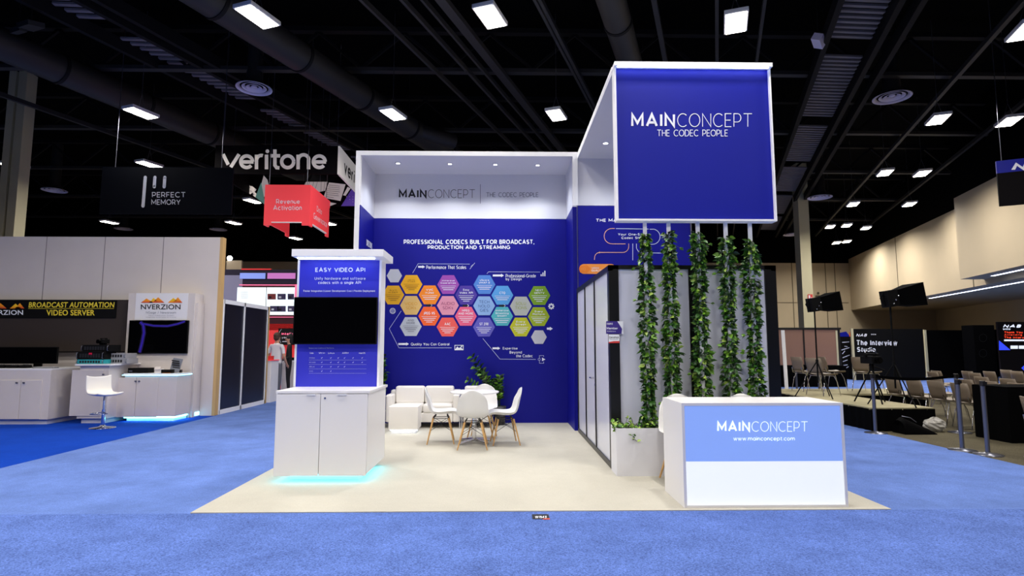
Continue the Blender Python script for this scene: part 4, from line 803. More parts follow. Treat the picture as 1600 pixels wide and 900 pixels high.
wires(t, [(q0.x+.2, VY+.03, q0.z), (q1.x-.03, VY+.03, q0.z), (q1.x, VY+3.3, q0.z)])
q = q0
# collage panels hanging inside the ring
mat('mint', (130, 200, 180), .6, emit=.15); mat('violet', (100, 72, 180), .6, emit=.2)
for nm, outline, lb in (('a', [(363,273),(412,273),(416,281),(421,289),(414,322),(404,314),(384,303),(364,287)], 'black and white circuit collage banner with mint triangle left of the red cube sign'), ('b', [(474,283),(500,283),(560,290),(560,322),(520,323),(506,322),(474,300)], 'black and white collage banner with violet triangle right of the red cube sign')):
    YY = 17.6; t = thing('collage_banner', lb, 'hanging sign', tuple(atY(outline[0][0], 300, YY)), 0)
    f = pix(YY); F2 = pix(YY+.05); n = len(outline); b = MB('sign_black'); b.add([f(*p) for p in outline]+[F2(*p) for p in outline], [tuple(range(n)), tuple(range(2*n-1, n-1, -1))]+[(i, i+n, (i+1) % n+n, (i+1) % n) for i in range(n)]); put(b, 'board', t)
    g = MB('sign_white'); f = pix(YY-.006); R2 = random.Random(11 if nm == 'a' else 5)
    if nm == 'a':
        g.poly(f, [(412,274),(418,281),(420,289),(413,308),(405,300)]); g.poly(pix(YY-.01), [(408,285),(415,321),(399,308)], 'mint')
        for i in range(110):
            x = R2.uniform(364, 400); y = 276+(x-364)*.62+R2.uniform(-2, 12); a_, b_ = R2.uniform(1, 5), R2.uniform(.6, 2.2); y = min(y, 286+(x-364)*.62)
            g.poly(f, [(x-a_, y-a_*.6), (x+b_-a_, y-b_-a_*.6), (x+b_+a_*.5, y-b_+a_*.5), (x+a_*.5, y+a_*.5)])
    else:
        g.poly(f, [(478,284),(512,284),(508,298),(498,300),(474,292)]); g.poly(f, [(514,285),(540,288),(532,314),(505,309)]); g.poly(f, [(543,292),(548,294),(540,306),(536,305)]); g.poly(pix(YY-.01), [(549,296),(560,303),(560,322),(533,322)], 'violet')
        g.poly(f, [(506,314),(526,318),(516,322),(507,321)])
        for i in range(7): y = 289+i*3; g.line(pix(YY-.012), [(514-i*.8, y), (534-i*.8+R2.uniform(-8, 0), y+2)], .5, 'ink')
        for i in range(6): x = 478+i*6; g.line(pix(YY-.012), [(x, 284), (x-R2.uniform(0, 5), 299)], .4, 'ink')
        for i in range(4):
            for j in range(4-i): g.rect(pix(YY-.013), 556-j*5, 307+i*4, 556.7-j*5, 307.7+i*4, 'sign_white')
    put(g, 'print', t); p = f(*outline[1]); p2 = f(*outline[0]); wires(t, [tuple(p), tuple(p2)])
# red cube sign
YR = 15.0; q0 = atY(418, 288.5, YR); q1 = atY(482, 352, YR)
t = thing('hanging_cube_sign', 'hollow red hanging cube sign reading revenue activation', 'hanging sign', ((q0.x+q1.x)/2, YR, q1.z)); x0, x1, z0, z1 = q0.x-.06, q1.x+.02, q1.z, q0.z; D = 1.75; th = .05; lg = .14; cut = z0+.09
def face(px_): return px_
for nm, pts in (('front_face', [(x0, z1), (x1, z1), (x1, z0), (x1-.2, z0), (x1-.2, cut), (x0+.2, cut), (x0+.2, z0), (x0, z0)]),):
    for y in (YR, YR+D-th):
        if y > YR: pts = [(x0, z1), (x1, z1), (x1, z1-.2), (x0, z1-.2)]
        b = MB('red'); n = len(pts); b.add([(x, y, z) for x, z in pts]+[(x, y+th, z) for x, z in pts], [tuple(range(n)), tuple(range(2*n-1, n-1, -1))]+[(i, i+n, (i+1) % n+n, (i+1) % n) for i in range(n)]); put(b, 'front_face' if y == YR else 'rear_face', t)
for x in (x0, x1-th):
    b = MB('red'); b.box(x, x+th, YR+th, YR+D-th, cut, z1); b.box(x, x+th, YR+th, YR+.25, z0, cut); b.box(x, x+th, YR+D-.25, YR+D-th, z0, cut); put(b, 'side_face', t)
put(MB('sign_white').box(x0+.2, x1-.2, YR-.004, YR+th+.004, cut-.02, cut).box(x1-th-.004, x1+.004, YR+.25, YR+D-.25, cut-.02, cut), 'edge_light', t)
g = MB('print_white'); f = pix(YR-.005); g.text(f, 'Revenue', 431.5, 311, 468.5, 318.5, 'print_white', .01); g.text(f, 'Activation', 427, 320.5, 471.5, 328.5, 'print_white', .01)
f = lambda u, v: Vector((x1+.005, YR+u, z1-v)); g.text(f, 'Data', .55, .42, 1.0, .58, 'print_white', .01); g.text(f, 'Governance', .3, .66, 1.5, .84, 'print_white', .01); put(g, 'lettering', t)
wires(t, [(x0+.1, YR+.03, z1), (x1-.1, YR+.03, z1), (x1-.1, YR+D-.05, z1)])
# blue and black banner at the right frame edge
q = atY(1556, 250, 12.5); t = thing('hanging_banner', 'dark hanging banner with blue NAB show header at the right edge', 'hanging sign', (q.x, 12.5, q.z-1))
z1 = atY(1555, 252, 12.5).z; z0 = atY(1562, 322, 12.5).z; zm = atY(1558, 271, 12.5).z; E_ = Vector((1.9, -1.0, 0)); n_ = Vector((.025, .05, 0))
def slab(p, e, za, zb, m_, name, off=0):
    b = MB(m_); P0 = Vector((p.x, 12.5, 0))-n_*off; v = [P0+Vector((0,0,za)), P0+e+Vector((0,0,za)), P0+e+Vector((0,0,zb)), P0+Vector((0,0,zb))]; v += [x+n_ for x in v]
    b.add(v, [(0,1,2,3), (7,6,5,4), (0,4,5,1), (1,5,6,2), (2,6,7,3), (3,7,4,0)]); put(b, name, t)
slab(q, E_, z0, zm, 'sign_black', 'cloth'); slab(q, E_, zm, z1, 'fascia_blue', 'header')
g = MB('print_white'); P0 = Vector((q.x, 12.5, 0))-n_*.2; f = lambda u, v: P0+E_*u+Vector((0, 0, z1-v)); g.text(f, 'NAB', .12, .10, .48, .26, 'print_white', .04, slant=.03); g.text(f, 'SHOW', .5, .1, .66, .15, 'print_white', .02); put(g, 'lettering', t)
wires(t, [(q.x+.1, 12.47, z1), (q.x+1.8, 11.57, z1)])
# small box speaker on the roof beam
p = atZ(1279, 64, 8.2); t = thing('ceiling_speaker', 'small grey box hanging beside the right roof decking', 'speaker', tuple(p)); MB('diffuser_metal').obox((0,0,0), .34, .2, .16, (.5, .2, .9)).build('cabinet', t); MB('dark_steel').cyl((0,0,.05), (0,0,1.7), .012).build('bracket', t)
p = atZ(48, 40, 8.2); t = thing('ceiling_speaker', 'pair of dark grey panels hanging in the upper left corner', 'speaker', tuple(p)); MB('duct').obox((0,0,0), .5, .3, .1, (.2, .1, -.5)).obox((-.38,.15,-.02), .42, .14, .1, (.2, .1, -.5)).build('panels', t); MB('dark_steel').cyl((0,0,.04), (0,0,1.7), .015).cyl((-.38,.15,.04), (-.38,.15,1.7), .015).build('bracket', t)
# ================================================================== BOOTH BEHIND (red and white screens)
VB = 20.0
t = thing('exhibit_rear_wall', 'distant dark and red booth wall with lit white screens behind the divider', 'booth wall', (-8.3, VB, 0)); f = pix(VB)
mat('plum_dark', (34, 26, 54), .6); mat('lilac_grey', (150, 148, 176), .6, emit=.1); mat('panel_sky', (130, 150, 225), emit=.7); mat('panel_pink', (200, 120, 190), emit=.6); mat('screen_white', (222, 236, 240), emit=.95); mat('red_lit', (240, 60, 60), .6, emit=.35); mat('maroon', (70, 14, 28), .6); mat('neon_pink', (255, 120, 160), emit=.7); mat('thumb', (70, 60, 100), .6); mat('thumb_r', (150, 60, 60), .6)
def prect(x0, y0, x1, y1, m_, dy=0, th=.1): a0 = atY(x0, y0, VB-dy); a1 = atY(x1, y1, VB-dy); return MB(m_).box(a0.x, a1.x, VB-dy, VB-dy+th, max(a1.z, 0), a0.z)
put(prect(346, 421, 500, 446, 'plum_dark'), 'upper_beam', t); put(prect(346, 430, 374, 540, 'lilac_grey', .02), 'side_panel', t)
put(prect(374, 446, 500, 516, 'maroon'), 'screen_wall', t); put(prect(374, 504, 500, 640, 'red_lit'), 'red_wall', t); put(prect(376, 498, 500, 506, 'maroon', .02), 'dark_band', t)
put(prect(375, 426.5, 414, 435.5, 'panel_sky', .03), 'light_panel', t); put(prect(418, 426.5, 461, 435.5, 'panel_pink', .03), 'light_panel', t)
put(prect(374, 444.5, 461.5, 446, 'neon_pink', .04), 'neon_line', t); put(prect(374, 495, 461.5, 496, 'neon_pink', .04), 'neon_line', t); put(prect(461, 444.5, 462, 496, 'neon_pink', .04), 'neon_line', t)
put(prect(371, 449, 413.5, 492, 'screen_white', .04), 'screen', t); s_ = put(prect(417, 449, 459, 492, 'screen_white', .04), 'screen', t)
g = MB('thumb'); f = pix(VB-.045)
for i, (x, y) in enumerate(((418,459),(433.5,459),(449.5,459),(422,478),(433.5,478),(449.5,478))): g.rect(f, x, y, x+13-(3 if x > 445 else 0), y+9, 'thumb_r' if i == 0 else 'thumb'); g.rect(pix(VB-.05), x+2, y+4, x+6, y+7, 'print_white'if i % 2 else 'ink')
for i in range(4): g.rect(f, 376, 456+i*3, 388, 456.4+i*3, 'thumb')
put(g, 'screen_images', t)
put(prect(354, 407, 377, 421, 'cream', -.4), 'lamp_screen', t); p = atY(359, 403.5, VB+.4); put(MB('spot_on').ball(tuple(p), .09), 'lamp_bulb', t); put(prect(377, 419.6, 423, 421.6, 'red_lit', .02), 'red_edge', t)
t, q0, q1 = tv('curved-edge television with pink and white headline on the distant red wall', 435, 513, 475, 539, VB-.12, .1)
g = MB('print_white'); f = pix(VB-.125); g.text(f, 'Intelligent', 440, 519.5, 470, 524.5, 'neon_pink', .02); g.text(f, 'your media', 440, 525.5, 470, 529.5, 'print_white', .03); g.rect(f, 441, 533, 448, 534.2, 'print_white'); g.line(f, [(440, 514), (436.5, 519), (436, 528), (439, 536)], .45, 'print_white'); put(g, 'screen_image', t)
p = atY(419.5, 600, 15.3); t = thing('display_counter', 'narrow white counter with red box beside the man in the white shirt', 'counter', (p.x, 15.3, .006)); put(MB('white').box(p.x-.2, p.x+.09, 15.2, 15.7, .006, 1.08), 'body', t); put(MB('red').box(p.x-.22, p.x+.11, 15.18, 15.72, 1.08, 1.1), 'countertop', t)
t2 = thing('gift_box', 'small red box on the narrow white counter in the background', 'box', (p.x-.02, 15.35, 1.1)); MB('sign_red').box(-.07, .09, -.06, .06, 0, .08).build('carton', t2); MB('sign_red').box(-.075, .095, -.065, .065, .08, .1).build('lid', t2)
p = atY(453, 575, 18.0); t = thing('display_counter', 'white counter with two doors in front of the distant red wall', 'counter', (p.x, 18, .006)); put(MB('white').box(p.x-.22, p.x+1.0, 17.9, 18.5, .1, 1.02), 'body', t); put(MB('soft_black').box(p.x-.2, p.x+.98, 17.95, 18.5, .006, .1), 'plinth', t); put(MB('soft_black').box(p.x-.2, p.x+1.0, 17.9, 18.5, 1.02, 1.1), 'countertop', t)
for k in (0, 1): put(MB('panel_white').box(p.x-.19+k*.3, p.x+.09+k*.3, 17.885, 17.9, .14, .98), 'door', t)
# ------------------------------------------------------------------ people
mat('skin', (196, 146, 120), .55); mat('shirt_white', (226, 224, 226), .8); mat('trouser_grey', (92, 94, 102), .8); mat('cloth_black', (14, 13, 16), .85); mat('hair_brown', (74, 52, 38), .7); mat('hair_black', (16, 13, 12), .7); mat('shoe', (24, 22, 24), .5)
def skin_mesh(name, J, E, parent, zones, root=0, lv=2):
    me = bpy.data.meshes.new(name); me.from_pydata([j[0] for j in J], E, []); o = bpy.data.objects.new(name, me); C.objects.link(o)
    sk = o.modifiers.new('skin', 'SKIN'); sk.use_smooth_shade = True
    for i, j in enumerate(J):
        r = j[1]; d = me.skin_vertices[0].data[i]; d.radius = (r, r) if not isinstance(r, tuple) else r; d.use_root = i == root
    ss = o.modifiers.new('sub', 'SUBSURF'); ss.levels = lv; ss.render_levels = lv
    dg = bpy.context.evaluated_depsgraph_get(); dg.update(); m2 = bpy.data.meshes.new_from_object(o.evaluated_get(dg)); bpy.data.objects.remove(o)
    slots = []
    for z in zones:
        if z[1] not in slots: slots.append(z[1]); m2.materials.append(MATS[z[1]])
    for p in m2.polygons:
        p.use_smooth = True
        for test, mk in zones:
            if test(p.center): p.material_index = slots.index(mk); break
    o = bpy.data.objects.new(name, m2); C.objects.link(o); o.parent = parent; return o
def person(label, loc_, rz, top, legs, hair, arm_l, arm_r, sleeve, S=1.0, long=False):
    """front is -Y; joints in metres for a 1.78 m figure"""
    t = thing('person', label, 'person', loc_, rz)
    J = [((0,0,.97),(.16,.11)), ((0,0,1.15),(.14,.095)), ((0,.0,1.36),(.165,.1)), ((0,.01,1.47),(.09,.07)), ((0,.0,1.53),(.055,.055)), ((0,-.012,1.60),(.068,.08)), ((0,-.012,1.68),(.078,.095)), ((0,-.005,1.755),(.05,.06))]
    E = [(0,1),(1,2),(2,3),(3,4),(4,5),(5,6),(6,7)]
    def chain(fr, pts):
        k = fr
        for p, r in pts: J.append((p, r)); E.append((k, len(J)-1)); k = len(J)-1
        return k
    for sx, A in ((-1, arm_l), (1, arm_r)):
        el, wr, hd = A
        k = chain(2, [((sx*.17, .01, 1.42), .062), ((sx*.2, .01, 1.36), .052), (el, .043), (((el[0]+wr[0])/2, (el[1]+wr[1])/2, (el[2]+wr[2])/2), .036), (wr, .026)])
        h = Vector(hd); w_ = Vector(wr); d = (h-w_).normalized(); s_ = d.cross(Vector((1, 0, 0))).normalized()
        palm = w_+d*.06; k = chain(k, [(tuple(palm), (.034, .016))])
        for q, l in ((-1.5, .065), (-.5, .078), (.5, .074), (1.5, .058)):
            b0 = palm+d*.03+s_*q*.017; chain(k, [(tuple(b0), .009), (tuple(b0+d*l*.5), .008), (tuple(b0+d*l+Vector((-sx*.018, 0, 0))), .006)])
        b0 = w_+d*.025-s_*.028; chain(k-1, [(tuple(b0), .011), (tuple(b0+d*.035-s_*.022), .008)])
    for sx in (-1, 1): chain(0, [((sx*.095, 0, .86), .092), ((sx*.105, -.005, .5), .06), ((sx*.11, .015, .3), .052), ((sx*.115, .02, .1), .036), ((sx*.12, -.01, .055), .045), ((sx*.125, -.13, .035), .038)])
    sl = sleeve
    def in_arm(c): return abs(c.x) > .19 and c.z > .7
    zones = [(lambda c: c.z < .085, 'shoe'), (lambda c: c.z > 1.5, 'skin'), (lambda c: in_arm(c) and c.z < sl, 'skin'), (lambda c: c.z > .95, top), (lambda c: True, legs)]
    skin_mesh('body', J, E, t, zones)
    h = MB(hair); h.ball((0, .012, 1.71), .1, sc=(.9, 1.05, .95), n=16); h.ball((0, .04, 1.65), .085, sc=(.95, .8, 1.0 if not long else 2.2), n=14); h.build('hair', t)
    a = MB('skin'); a.ball((0, -.105, 1.645), .014, sc=(.9, 1.1, 1.6)); [a.ball((s_*.085, -.005, 1.645), .02, sc=(.4, .8, 1.3)) for s_ in (-1, 1)]; a.build('nose_and_ears', t)
    a = MB('ink'); [a.ball((s_*.032, -.093, 1.668), .008) for s_ in (-1, 1)]; a.build('eyes', t); MB('sign_red').ball((0, -.098, 1.607), .02, sc=(1, .4, .3)).build('mouth', t)
    t.scale = (S, S, S); return t
person('person in a white polo shirt and grey trousers standing beyond the divider', (-6.30, 16.4, .006), math.radians(165), 'shirt_white', 'trouser_grey', 'hair_brown', ((-.25, .02, 1.12), (-.24, -.12, .93), (-.235, -.2, .86)), ((.26, .02, 1.12), (.2, -.2, 1.05), (.14, -.3, 1.06)), 1.22, 1.02)
person('person in black clothes standing behind the person in the white shirt', (-6.32, 17.4, .006), math.radians(-70), 'cloth_black', 'cloth_black', 'hair_black', ((-.25, .02, 1.12), (-.2, -.18, 1.02), (-.12, -.26, 1.04)), ((.26, .02, 1.12), (.22, -.2, 1.03), (.16, -.28, 1.06)), 1.0, 1.0, True)
# ================================================================== RIGHT SIDE: interview area
t = thing('stage_riser', 'low stage platform with black skirt and grey top at the interview area', 'stage', (7.2, 11.4, 0)); mat('riser_top', (160, 152, 118), .85, noise=(5, .1))
put(MB('riser_top').box(6.4, 7.5, 10.0, 14.4, .36, .4).box(7.5, 9.6, 12.9, 14.4, .36, .4), 'deck', t)
a = MB('black_cloth')
def skirt(p0, p1, z0, z1):
    n = int((Vector(p1)-Vector(p0)).length/.06); d = (Vector(p1)-Vector(p0)); nr = Vector((d.y, -d.x)).normalized()
    V = []
    for i in range(n+1): q = Vector(p0)+d*(i/n)+nr*(.012*math.sin(i*1.9)); V += [(q.x, q.y, z0), (q.x, q.y, z1)]
    a.add(V, [(2*i, 2*i+2, 2*i+3, 2*i+1) for i in range(n)], None, True)
skirt((6.39, 14.4), (6.39, 9.99), 0.0, .38); skirt((6.39, 9.99), (7.51, 9.99), 0, .38); skirt((7.51, 9.99), (7.51, 12.9), 0, .38); a.box(6.41, 7.49, 10.01, 14.38, .002, .36).box(7.49, 9.58, 12.92, 14.38, .002, .36); put(a, 'skirt', t)
# stacking chairs
def stack_chair(label, group):
    t = thing('stacking_chair', label, 'chair', (0,0,0), 0, group)      # front is +Y
    def sheet(prof, hw, n=8, curl=.02):
        V = [(u*h_, y, z+curl*u*u) for (y, z), h_ in zip(prof, hw) for u in [-1+2*k/n for k in range(n+1)]]
        return V, [(i*(n+1)+k, i*(n+1)+k+1, (i+1)*(n+1)+k+1, (i+1)*(n+1)+k) for i in range(len(prof)-1) for k in range(n)]
    b = MB('taupe_shell'); b.add(*sheet([(.22,.43),(.2,.45),(.05,.44),(-.12,.435),(-.2,.45)], [.2,.22,.225,.22,.2]), None, True); o = b.build('seat', t); m_ = o.modifiers.new('s', 'SOLIDIFY'); m_.thickness = .012
    b = MB('taupe_shell'); V, F = sheet([(-.2,.47),(-.225,.55),(-.25,.68),(-.275,.8)], [.19,.22,.225,.21], curl=0); V = [(x, y+.035*(x/.22)**2, z) for x, y, z in V]; b.add(V, F, None, True); o = b.build('backrest', t); m_ = o.modifiers.new('s', 'SOLIDIFY'); m_.thickness = .012
    for sx in (-1, 1):
        for sy in (-1, 1): MB('chrome').tube([(sx*.19, sy*.12, .425), (sx*.22, sy*.17, .3), (sx*.235, sy*.23, 0)], .009, 6).build('leg', t)
        MB('chrome').tube([(sx*.2, -.12, .425), (sx*.205, -.2, .44), (sx*.19, -.225, .56)], .008, 6).build('back_support', t)
    MB('chrome').cyl((-.2,.12,.42), (.2,.12,.42), .008, n=6).cyl((-.2,-.12,.42), (.2,-.12,.42), .008, n=6).build('under_frame', t)
    return t
rowA = [(8.2, 9.72), (8.2, 10.3), (8.2, 10.88), (8.2, 11.46), (8.2, 12.1)]
G_ = 'taupe stacking chairs facing the screen'
sc = stack_chair('', G_); cnt = 0
for i, (x, y) in enumerate(rowA):
    lb = 'taupe chair in the row nearest the stage, %s from the viewer' % ORD[i]
    if i == 0: sc.location = (x+.25, y, 0); sc.rotation_euler = (0, 0, -PI/2-.08); sc['label'] = lb
    else: dup(sc, (x+.25, y, 0), -PI/2-.08+.02*i, lb)
for i, (x, y) in enumerate([(9.3, 9.7), (9.25, 10.28), (9.2, 10.84), (9.2, 11.4), (9.2, 12.2)]):
    dup(sc, (x+.25, y, 0), -PI/2-.05, 'taupe chair in the second row from the stage, %s from the viewer' % ORD[i])
for i, (x, y) in enumerate([(11.1, 14.7), (11.65, 15.3), (11.7, 14.1), (12.3, 15.06), (12.75, 14.9), (13.6, 15.04), (14.0, 15.8), (10.3, 11.0), (10.3, 11.6), (10.35, 12.3)]):
    dup(sc, (x+.2, y, 0), -PI/2-.1, 'taupe chair in the scattered group beyond the second row, %s' % ['leftmost', 'second from left', 'third from left', 'middle one', 'just right of its middle', 'right of the middle, forward', 'farthest back', 'near one on the right', 'near one, one place behind', 'near one, two places behind'][i])
dup(sc, (7.0, 12.55, .4), -1.3, 'taupe chair on the stage beside the left light stand')
dup(sc, (7.25, 13.7, .4), -1.5, 'taupe chair on the stage behind the camera tripod, left'); dup(sc, (8.0, 13.9, .4), -1.7, 'taupe chair on the stage behind the camera tripod, right')
dup(sc, (8.6, 13.5, .4), -1.2, 'taupe chair at the far right corner of the stage')
dup(sc, (7.12, 7.42, 0), -PI/2-.2, 'taupe chair cut off by the right frame edge beside the black draped table')
t = thing('draped_table', 'black cloth draped table at the right edge near the aisle', 'table', (8.4, 8.9, 0))
a = MB('black_cloth'); a.box(7.72, 9.2, 8.75, 9.4, .82, .84); 
for p0, p1 in (((7.71, 9.4), (7.71, 8.74)), ((7.71, 8.74), (9.21, 8.74)), ((9.21, 8.74), (9.21, 9.4)), ((9.21, 9.41), (7.71, 9.41))): skirt(p0, p1, .005, .835)
put(a, 'tablecloth', t); put(MB('wire_black').box(7.8, 7.84, 8.85, 8.89, 0, .82).box(9.1, 9.14, 8.85, 8.89, 0, .82).box(7.8, 7.84, 9.25, 9.29, 0, .82).box(9.1, 9.14, 9.25, 9.29, 0, .82), 'table_frame', t)
# stanchions
def stanchion(label):
    t = thing('stanchion', label, 'crowd barrier post', (0,0,0), 0, 'belt barrier posts around the interview area')
    MB('steel').lathe([(0,0),(.175,0),(.17,.012),(.05,.03),(.032,.04)], n=28).build('base', t); MB('steel').cyl((0,0,.03), (0,0,.92), .028, n=16).build('post', t)
    MB('wire_black').cyl((0,0,.92), (0,0,.99), .034, n=16).box(-.03, .03, -.042, -.03, .935, .98).build('belt_head', t); return t
ps = [((1504, 704), 'nearest belt post, in front of the second chair row'), ((1500, 676), 'belt post close behind the nearest one'), ((1544, 711), 'belt post beside the black draped table'), ((1368.5, 677), 'belt post at the front corner of the stage'), ((1281.5, 630), 'belt post behind the left chair of the stage'), ((1245.5, 616), 'belt post at the far left of the stage'), ((1424.5, 592), 'distant belt post before the interview studio panel')]
st0 = None; SP = []
for (px, py), lb in ps:
    p = atZ(px, py); SP.append(p)
    if st0 is None: st0 = stanchion('grey '+lb); st0.location = p
    else: dup(st0, p, 0, 'grey '+lb)
for a_, b_, lb in ((3, 1, 'black belt strung from the stage corner post to the near posts'), (5, 4, 'black belt strung from the far left post toward the desk'), ):
    A_, B_ = SP[a_], SP[b_]; b = MB('black_cloth'); n = 10; V = []
    for i in range(n+1): u = i/n; q = A_.lerp(B_, u); z = .96-.06*4*u*(1-u); V += [(q.x, q.y, z-.024), (q.x, q.y, z+.024), (q.x+.004, q.y+.004, z-.024), (q.x+.004, q.y+.004, z+.024)]
    b.add(V, [f_ for i in range(n) for f_ in ((4*i, 4*i+4, 4*i+5, 4*i+1), (4*i+2, 4*i+3, 4*i+7, 4*i+6), (4*i+1, 4*i+5, 4*i+7, 4*i+3), (4*i, 4*i+2, 4*i+6, 4*i+4))]); tag(b.build('barrier_belt'), lb, 'barrier belt')
# studio lights
def studio_light(label, loc_, hz, rz, W_, H_):
    t = thing('studio_light', label, 'studio light', loc_, rz)
    for k in range(3): a_ = 2*PI*k/3+.5; MB('soft_black').cyl((0,0,.75), (.45*math.cos(a_), .45*math.sin(a_), 0), .011, n=8).build('leg', t)
    MB('soft_black').cyl((0,0,.3), (0,0,hz-.12), .016, n=10).cyl((0,0,.7), (0,0,.78), .028, n=10).build('pole', t)
    MB('soft_black').tube([(-.13, .0, hz+.1), (-.19, 0, hz), (-.1, 0, hz-.13), (0, 0, hz-.13), (.02, 0, hz-.05)], .012, 6).build('yoke', t)
    b = MB('soft_black'); b.obox((0, 0, hz), .22, .2, H_*.72, (0, -.15, 0)); [b.cyl((-.11, .0, hz-.08+.04*k), (-.14, 0, hz-.08+.04*k), .012, n=6) for k in range(4)]; b.build('lamp_head', t)
    # flared barn door hood opening to +x
    x0, x1 = .1, W_; h0, h1 = H_*.33, H_*.5; y0, y1 = .1, .24; R_ = Matrix.Rotation(-.15, 3, 'Y')
    rim = lambda x, h, y: [Vector((x, -y, -h)), Vector((x, y, -h)), Vector((x, y, h)), Vector((x, -y, h))]
    v = [R_ @ p+Vector((0, 0, hz)) for p in rim(x0, h0, y0)+rim(x1, h1, y1)]; b = MB('black_cloth'); b.add(v, [(0,1,5,4), (1,2,6,5), (2,3,7,6), (3,0,4,7)]); o = b.build('barn_doors', t); m_ = o.modifiers.new('s', 'SOLIDIFY'); m_.thickness = .012
    b = MB('chrome'); [b.ball((-.02+.05*k, -.115, hz-.1+.07*k), .016, n=8) for k in range(3)]; b.build('adjustment_knobs', t)
    return t
p = atY(1277, 600, 12.0); studio_light('black studio light with barn doors on the stage, farther left one', (p.x+.02, 12.0, .4), 1.93, .1, .46, .4)
p = atY(1403, 600, 10.35); studio_light('larger black studio light with barn doors on the stage, nearer one', (p.x, 10.42, .4), 1.93, .1, .52, .42)
# video camera on tripod
p = atY(1362, 575, 10.9); t = thing('video_camera', 'black video camera on a tripod at the stage corner', 'camera', (p.x, 10.9, .4))
for k in range(3): a_ = 2*PI*k/3+.3; MB('soft_black').cyl((0,0,.66), (.3*math.cos(a_), .36*math.sin(a_), 0), .014, n=8).build('leg', t)
MB('soft_black').cyl((0,0,.6), (0,0,.72), .04).ball((0,0,.7), .045).cyl((0,0,.7), (.28,.05,.6), .01, n=6).build('tripod_head', t); MB('soft_black').box(-.09,.09,-.16,.2,.73,.87).box(-.04,.04,-.1,.15,.9,.92).box(-.03,.03,-.1,-.08,.87,.9).box(-.03,.03,.13,.15,.87,.9).build('body', t, bevel=.012)
MB('gloss_black').cyl((0,-.16,.8), (0,-.26,.8), .045, .055).build('lens', t)
t = thing('headphones', 'black and silver headphones resting on the video camera', 'headphones', (p.x, 10.9, 1.32)); MB('chrome').tube([(.105*math.cos(a_), 0, .105*math.sin(a_)*.8-.0) for a_ in [PI*k/12 for k in range(13)]], .008, 6).build('headband', t); MB('soft_black').cyl((-.13,0,-.03), (-.09,0,-.03), .04).build('ear_cup', t); MB('soft_black').cyl((.13,0,-.03), (.09,0,-.03), .04).build('ear_cup', t)
# plastic bag and black bag beside the stage
q = atZ(1460, 674); t = thing('plastic_bag', 'crumpled clear plastic bag on the floor beside the stage', 'bag', tuple(q)); mat('bag_clear', (200, 196, 188), .25, alpha=.75)
R3 = random.Random(4); b = MB('bag_clear'); V = []; n = 20; k_ = 12
for i in range(k_):
    th_ = PI*i/(k_-1)
    for j in range(n): r = .17*(1+R3.uniform(-.16, .16)); V.append((r*1.1*math.sin(th_)*math.cos(2*PI*j/n), r*.8*math.sin(th_)*math.sin(2*PI*j/n), max(0, .11+.12*math.cos(th_)*(1+R3.uniform(-.2, .2)))))
b.add(V, [(i*n+j, (i+1)*n+j, (i+1)*n+(j+1) % n, i*n+(j+1) % n) for i in range(k_-1) for j in range(n)]); b.build('bag', t); MB('ink').ball((.03, -.06, .12), .035, sc=(.7, .5, 1.2)).build('contents', t)
q = atZ(1432, 677); t = thing('equipment_bag', 'black soft equipment bag slumped on the floor beside the stage', 'bag', tuple(q)); b = MB('black_cloth')
prof = [(-.3, .22), (-.24, .27), (-.12, .21), (.02, .14), (.15, .09), (.24, .03)]; V = []
for x, h_ in prof:
    for a_ in [PI*k/8 for k in range(9)]: V.append((x, -.16*math.cos(a_), h_*math.sin(a_)**.7))
b.add(V, [(i*9+k, i*9+k+1, (i+1)*9+k+1, (i+1)*9+k) for i in range(5) for k in range(8)]+[tuple(range(9)), tuple(range(53, 44, -1))], None, True); b.build('body', t); MB('steel').tube([(-.27,-.05,.29), (-.16,-.1,.27), (-.08,-.13,.2)], .006, 6).build('strap', t)
# screens and panels in the distance
def board(label, name, x0, y0, x1, Y, m_, art=None, cat='display panel', frame=None, zb=0.0, th=.06):
    a0 = atY(x0, y0, Y); a1 = atY(x1, y0, Y); t = thing(name, label, cat, ((a0.x+a1.x)/2, Y, zb)); z1 = (a0.z+a1.z)/2
    put(MB(m_).box(a0.x, a1.x, Y, Y+th, zb, z1), 'panel', t)
    if frame: put(MB(frame).box(a0.x-.1, a0.x, Y-.01, Y+th, zb, z1+.02), 'frame_post', t)
    if art: g = MB('print_white'); art(g, pix(Y-.012)); put(g, 'print', t)
    if zb > .2: put(MB('wire_black').box(a0.x+.1, a0.x+.16, Y, Y+.05, 0.0, zb).box(a1.x-.16, a1.x-.1, Y, Y+.05, 0.0, zb), 'stand', t)
    return t
def art1(g, f):
    g.text(f, 'NAB', 1337.5, 521.5, 1354, 526, 'print_white', .04, slant=1.5); g.text(f, 'SHOW', 1361, 521.5, 1369, 523.5, 'print_white', .03)
    g.text(f, 'The Interview', 1338, 531, 1402, 540, 'print_white', .03); g.text(f, 'Studio', 1339, 542, 1368, 550, 'print_white', .03)
board('black wall panel reading The Interview Studio', 'interview_panel', 1333, 514, 1441, 24.5, 'soft_black', art1, frame='concrete')
board('plain black wall panel right of the interview studio sign', 'backdrop_panel', 1447, 516, 1510, 26, 'black_cloth', frame='concrete')
board('plain black wall panel at the far right behind the audience chairs', 'backdrop_panel', 1511.5, 515, 1640, 27.4, 'black_cloth', frame='steel')
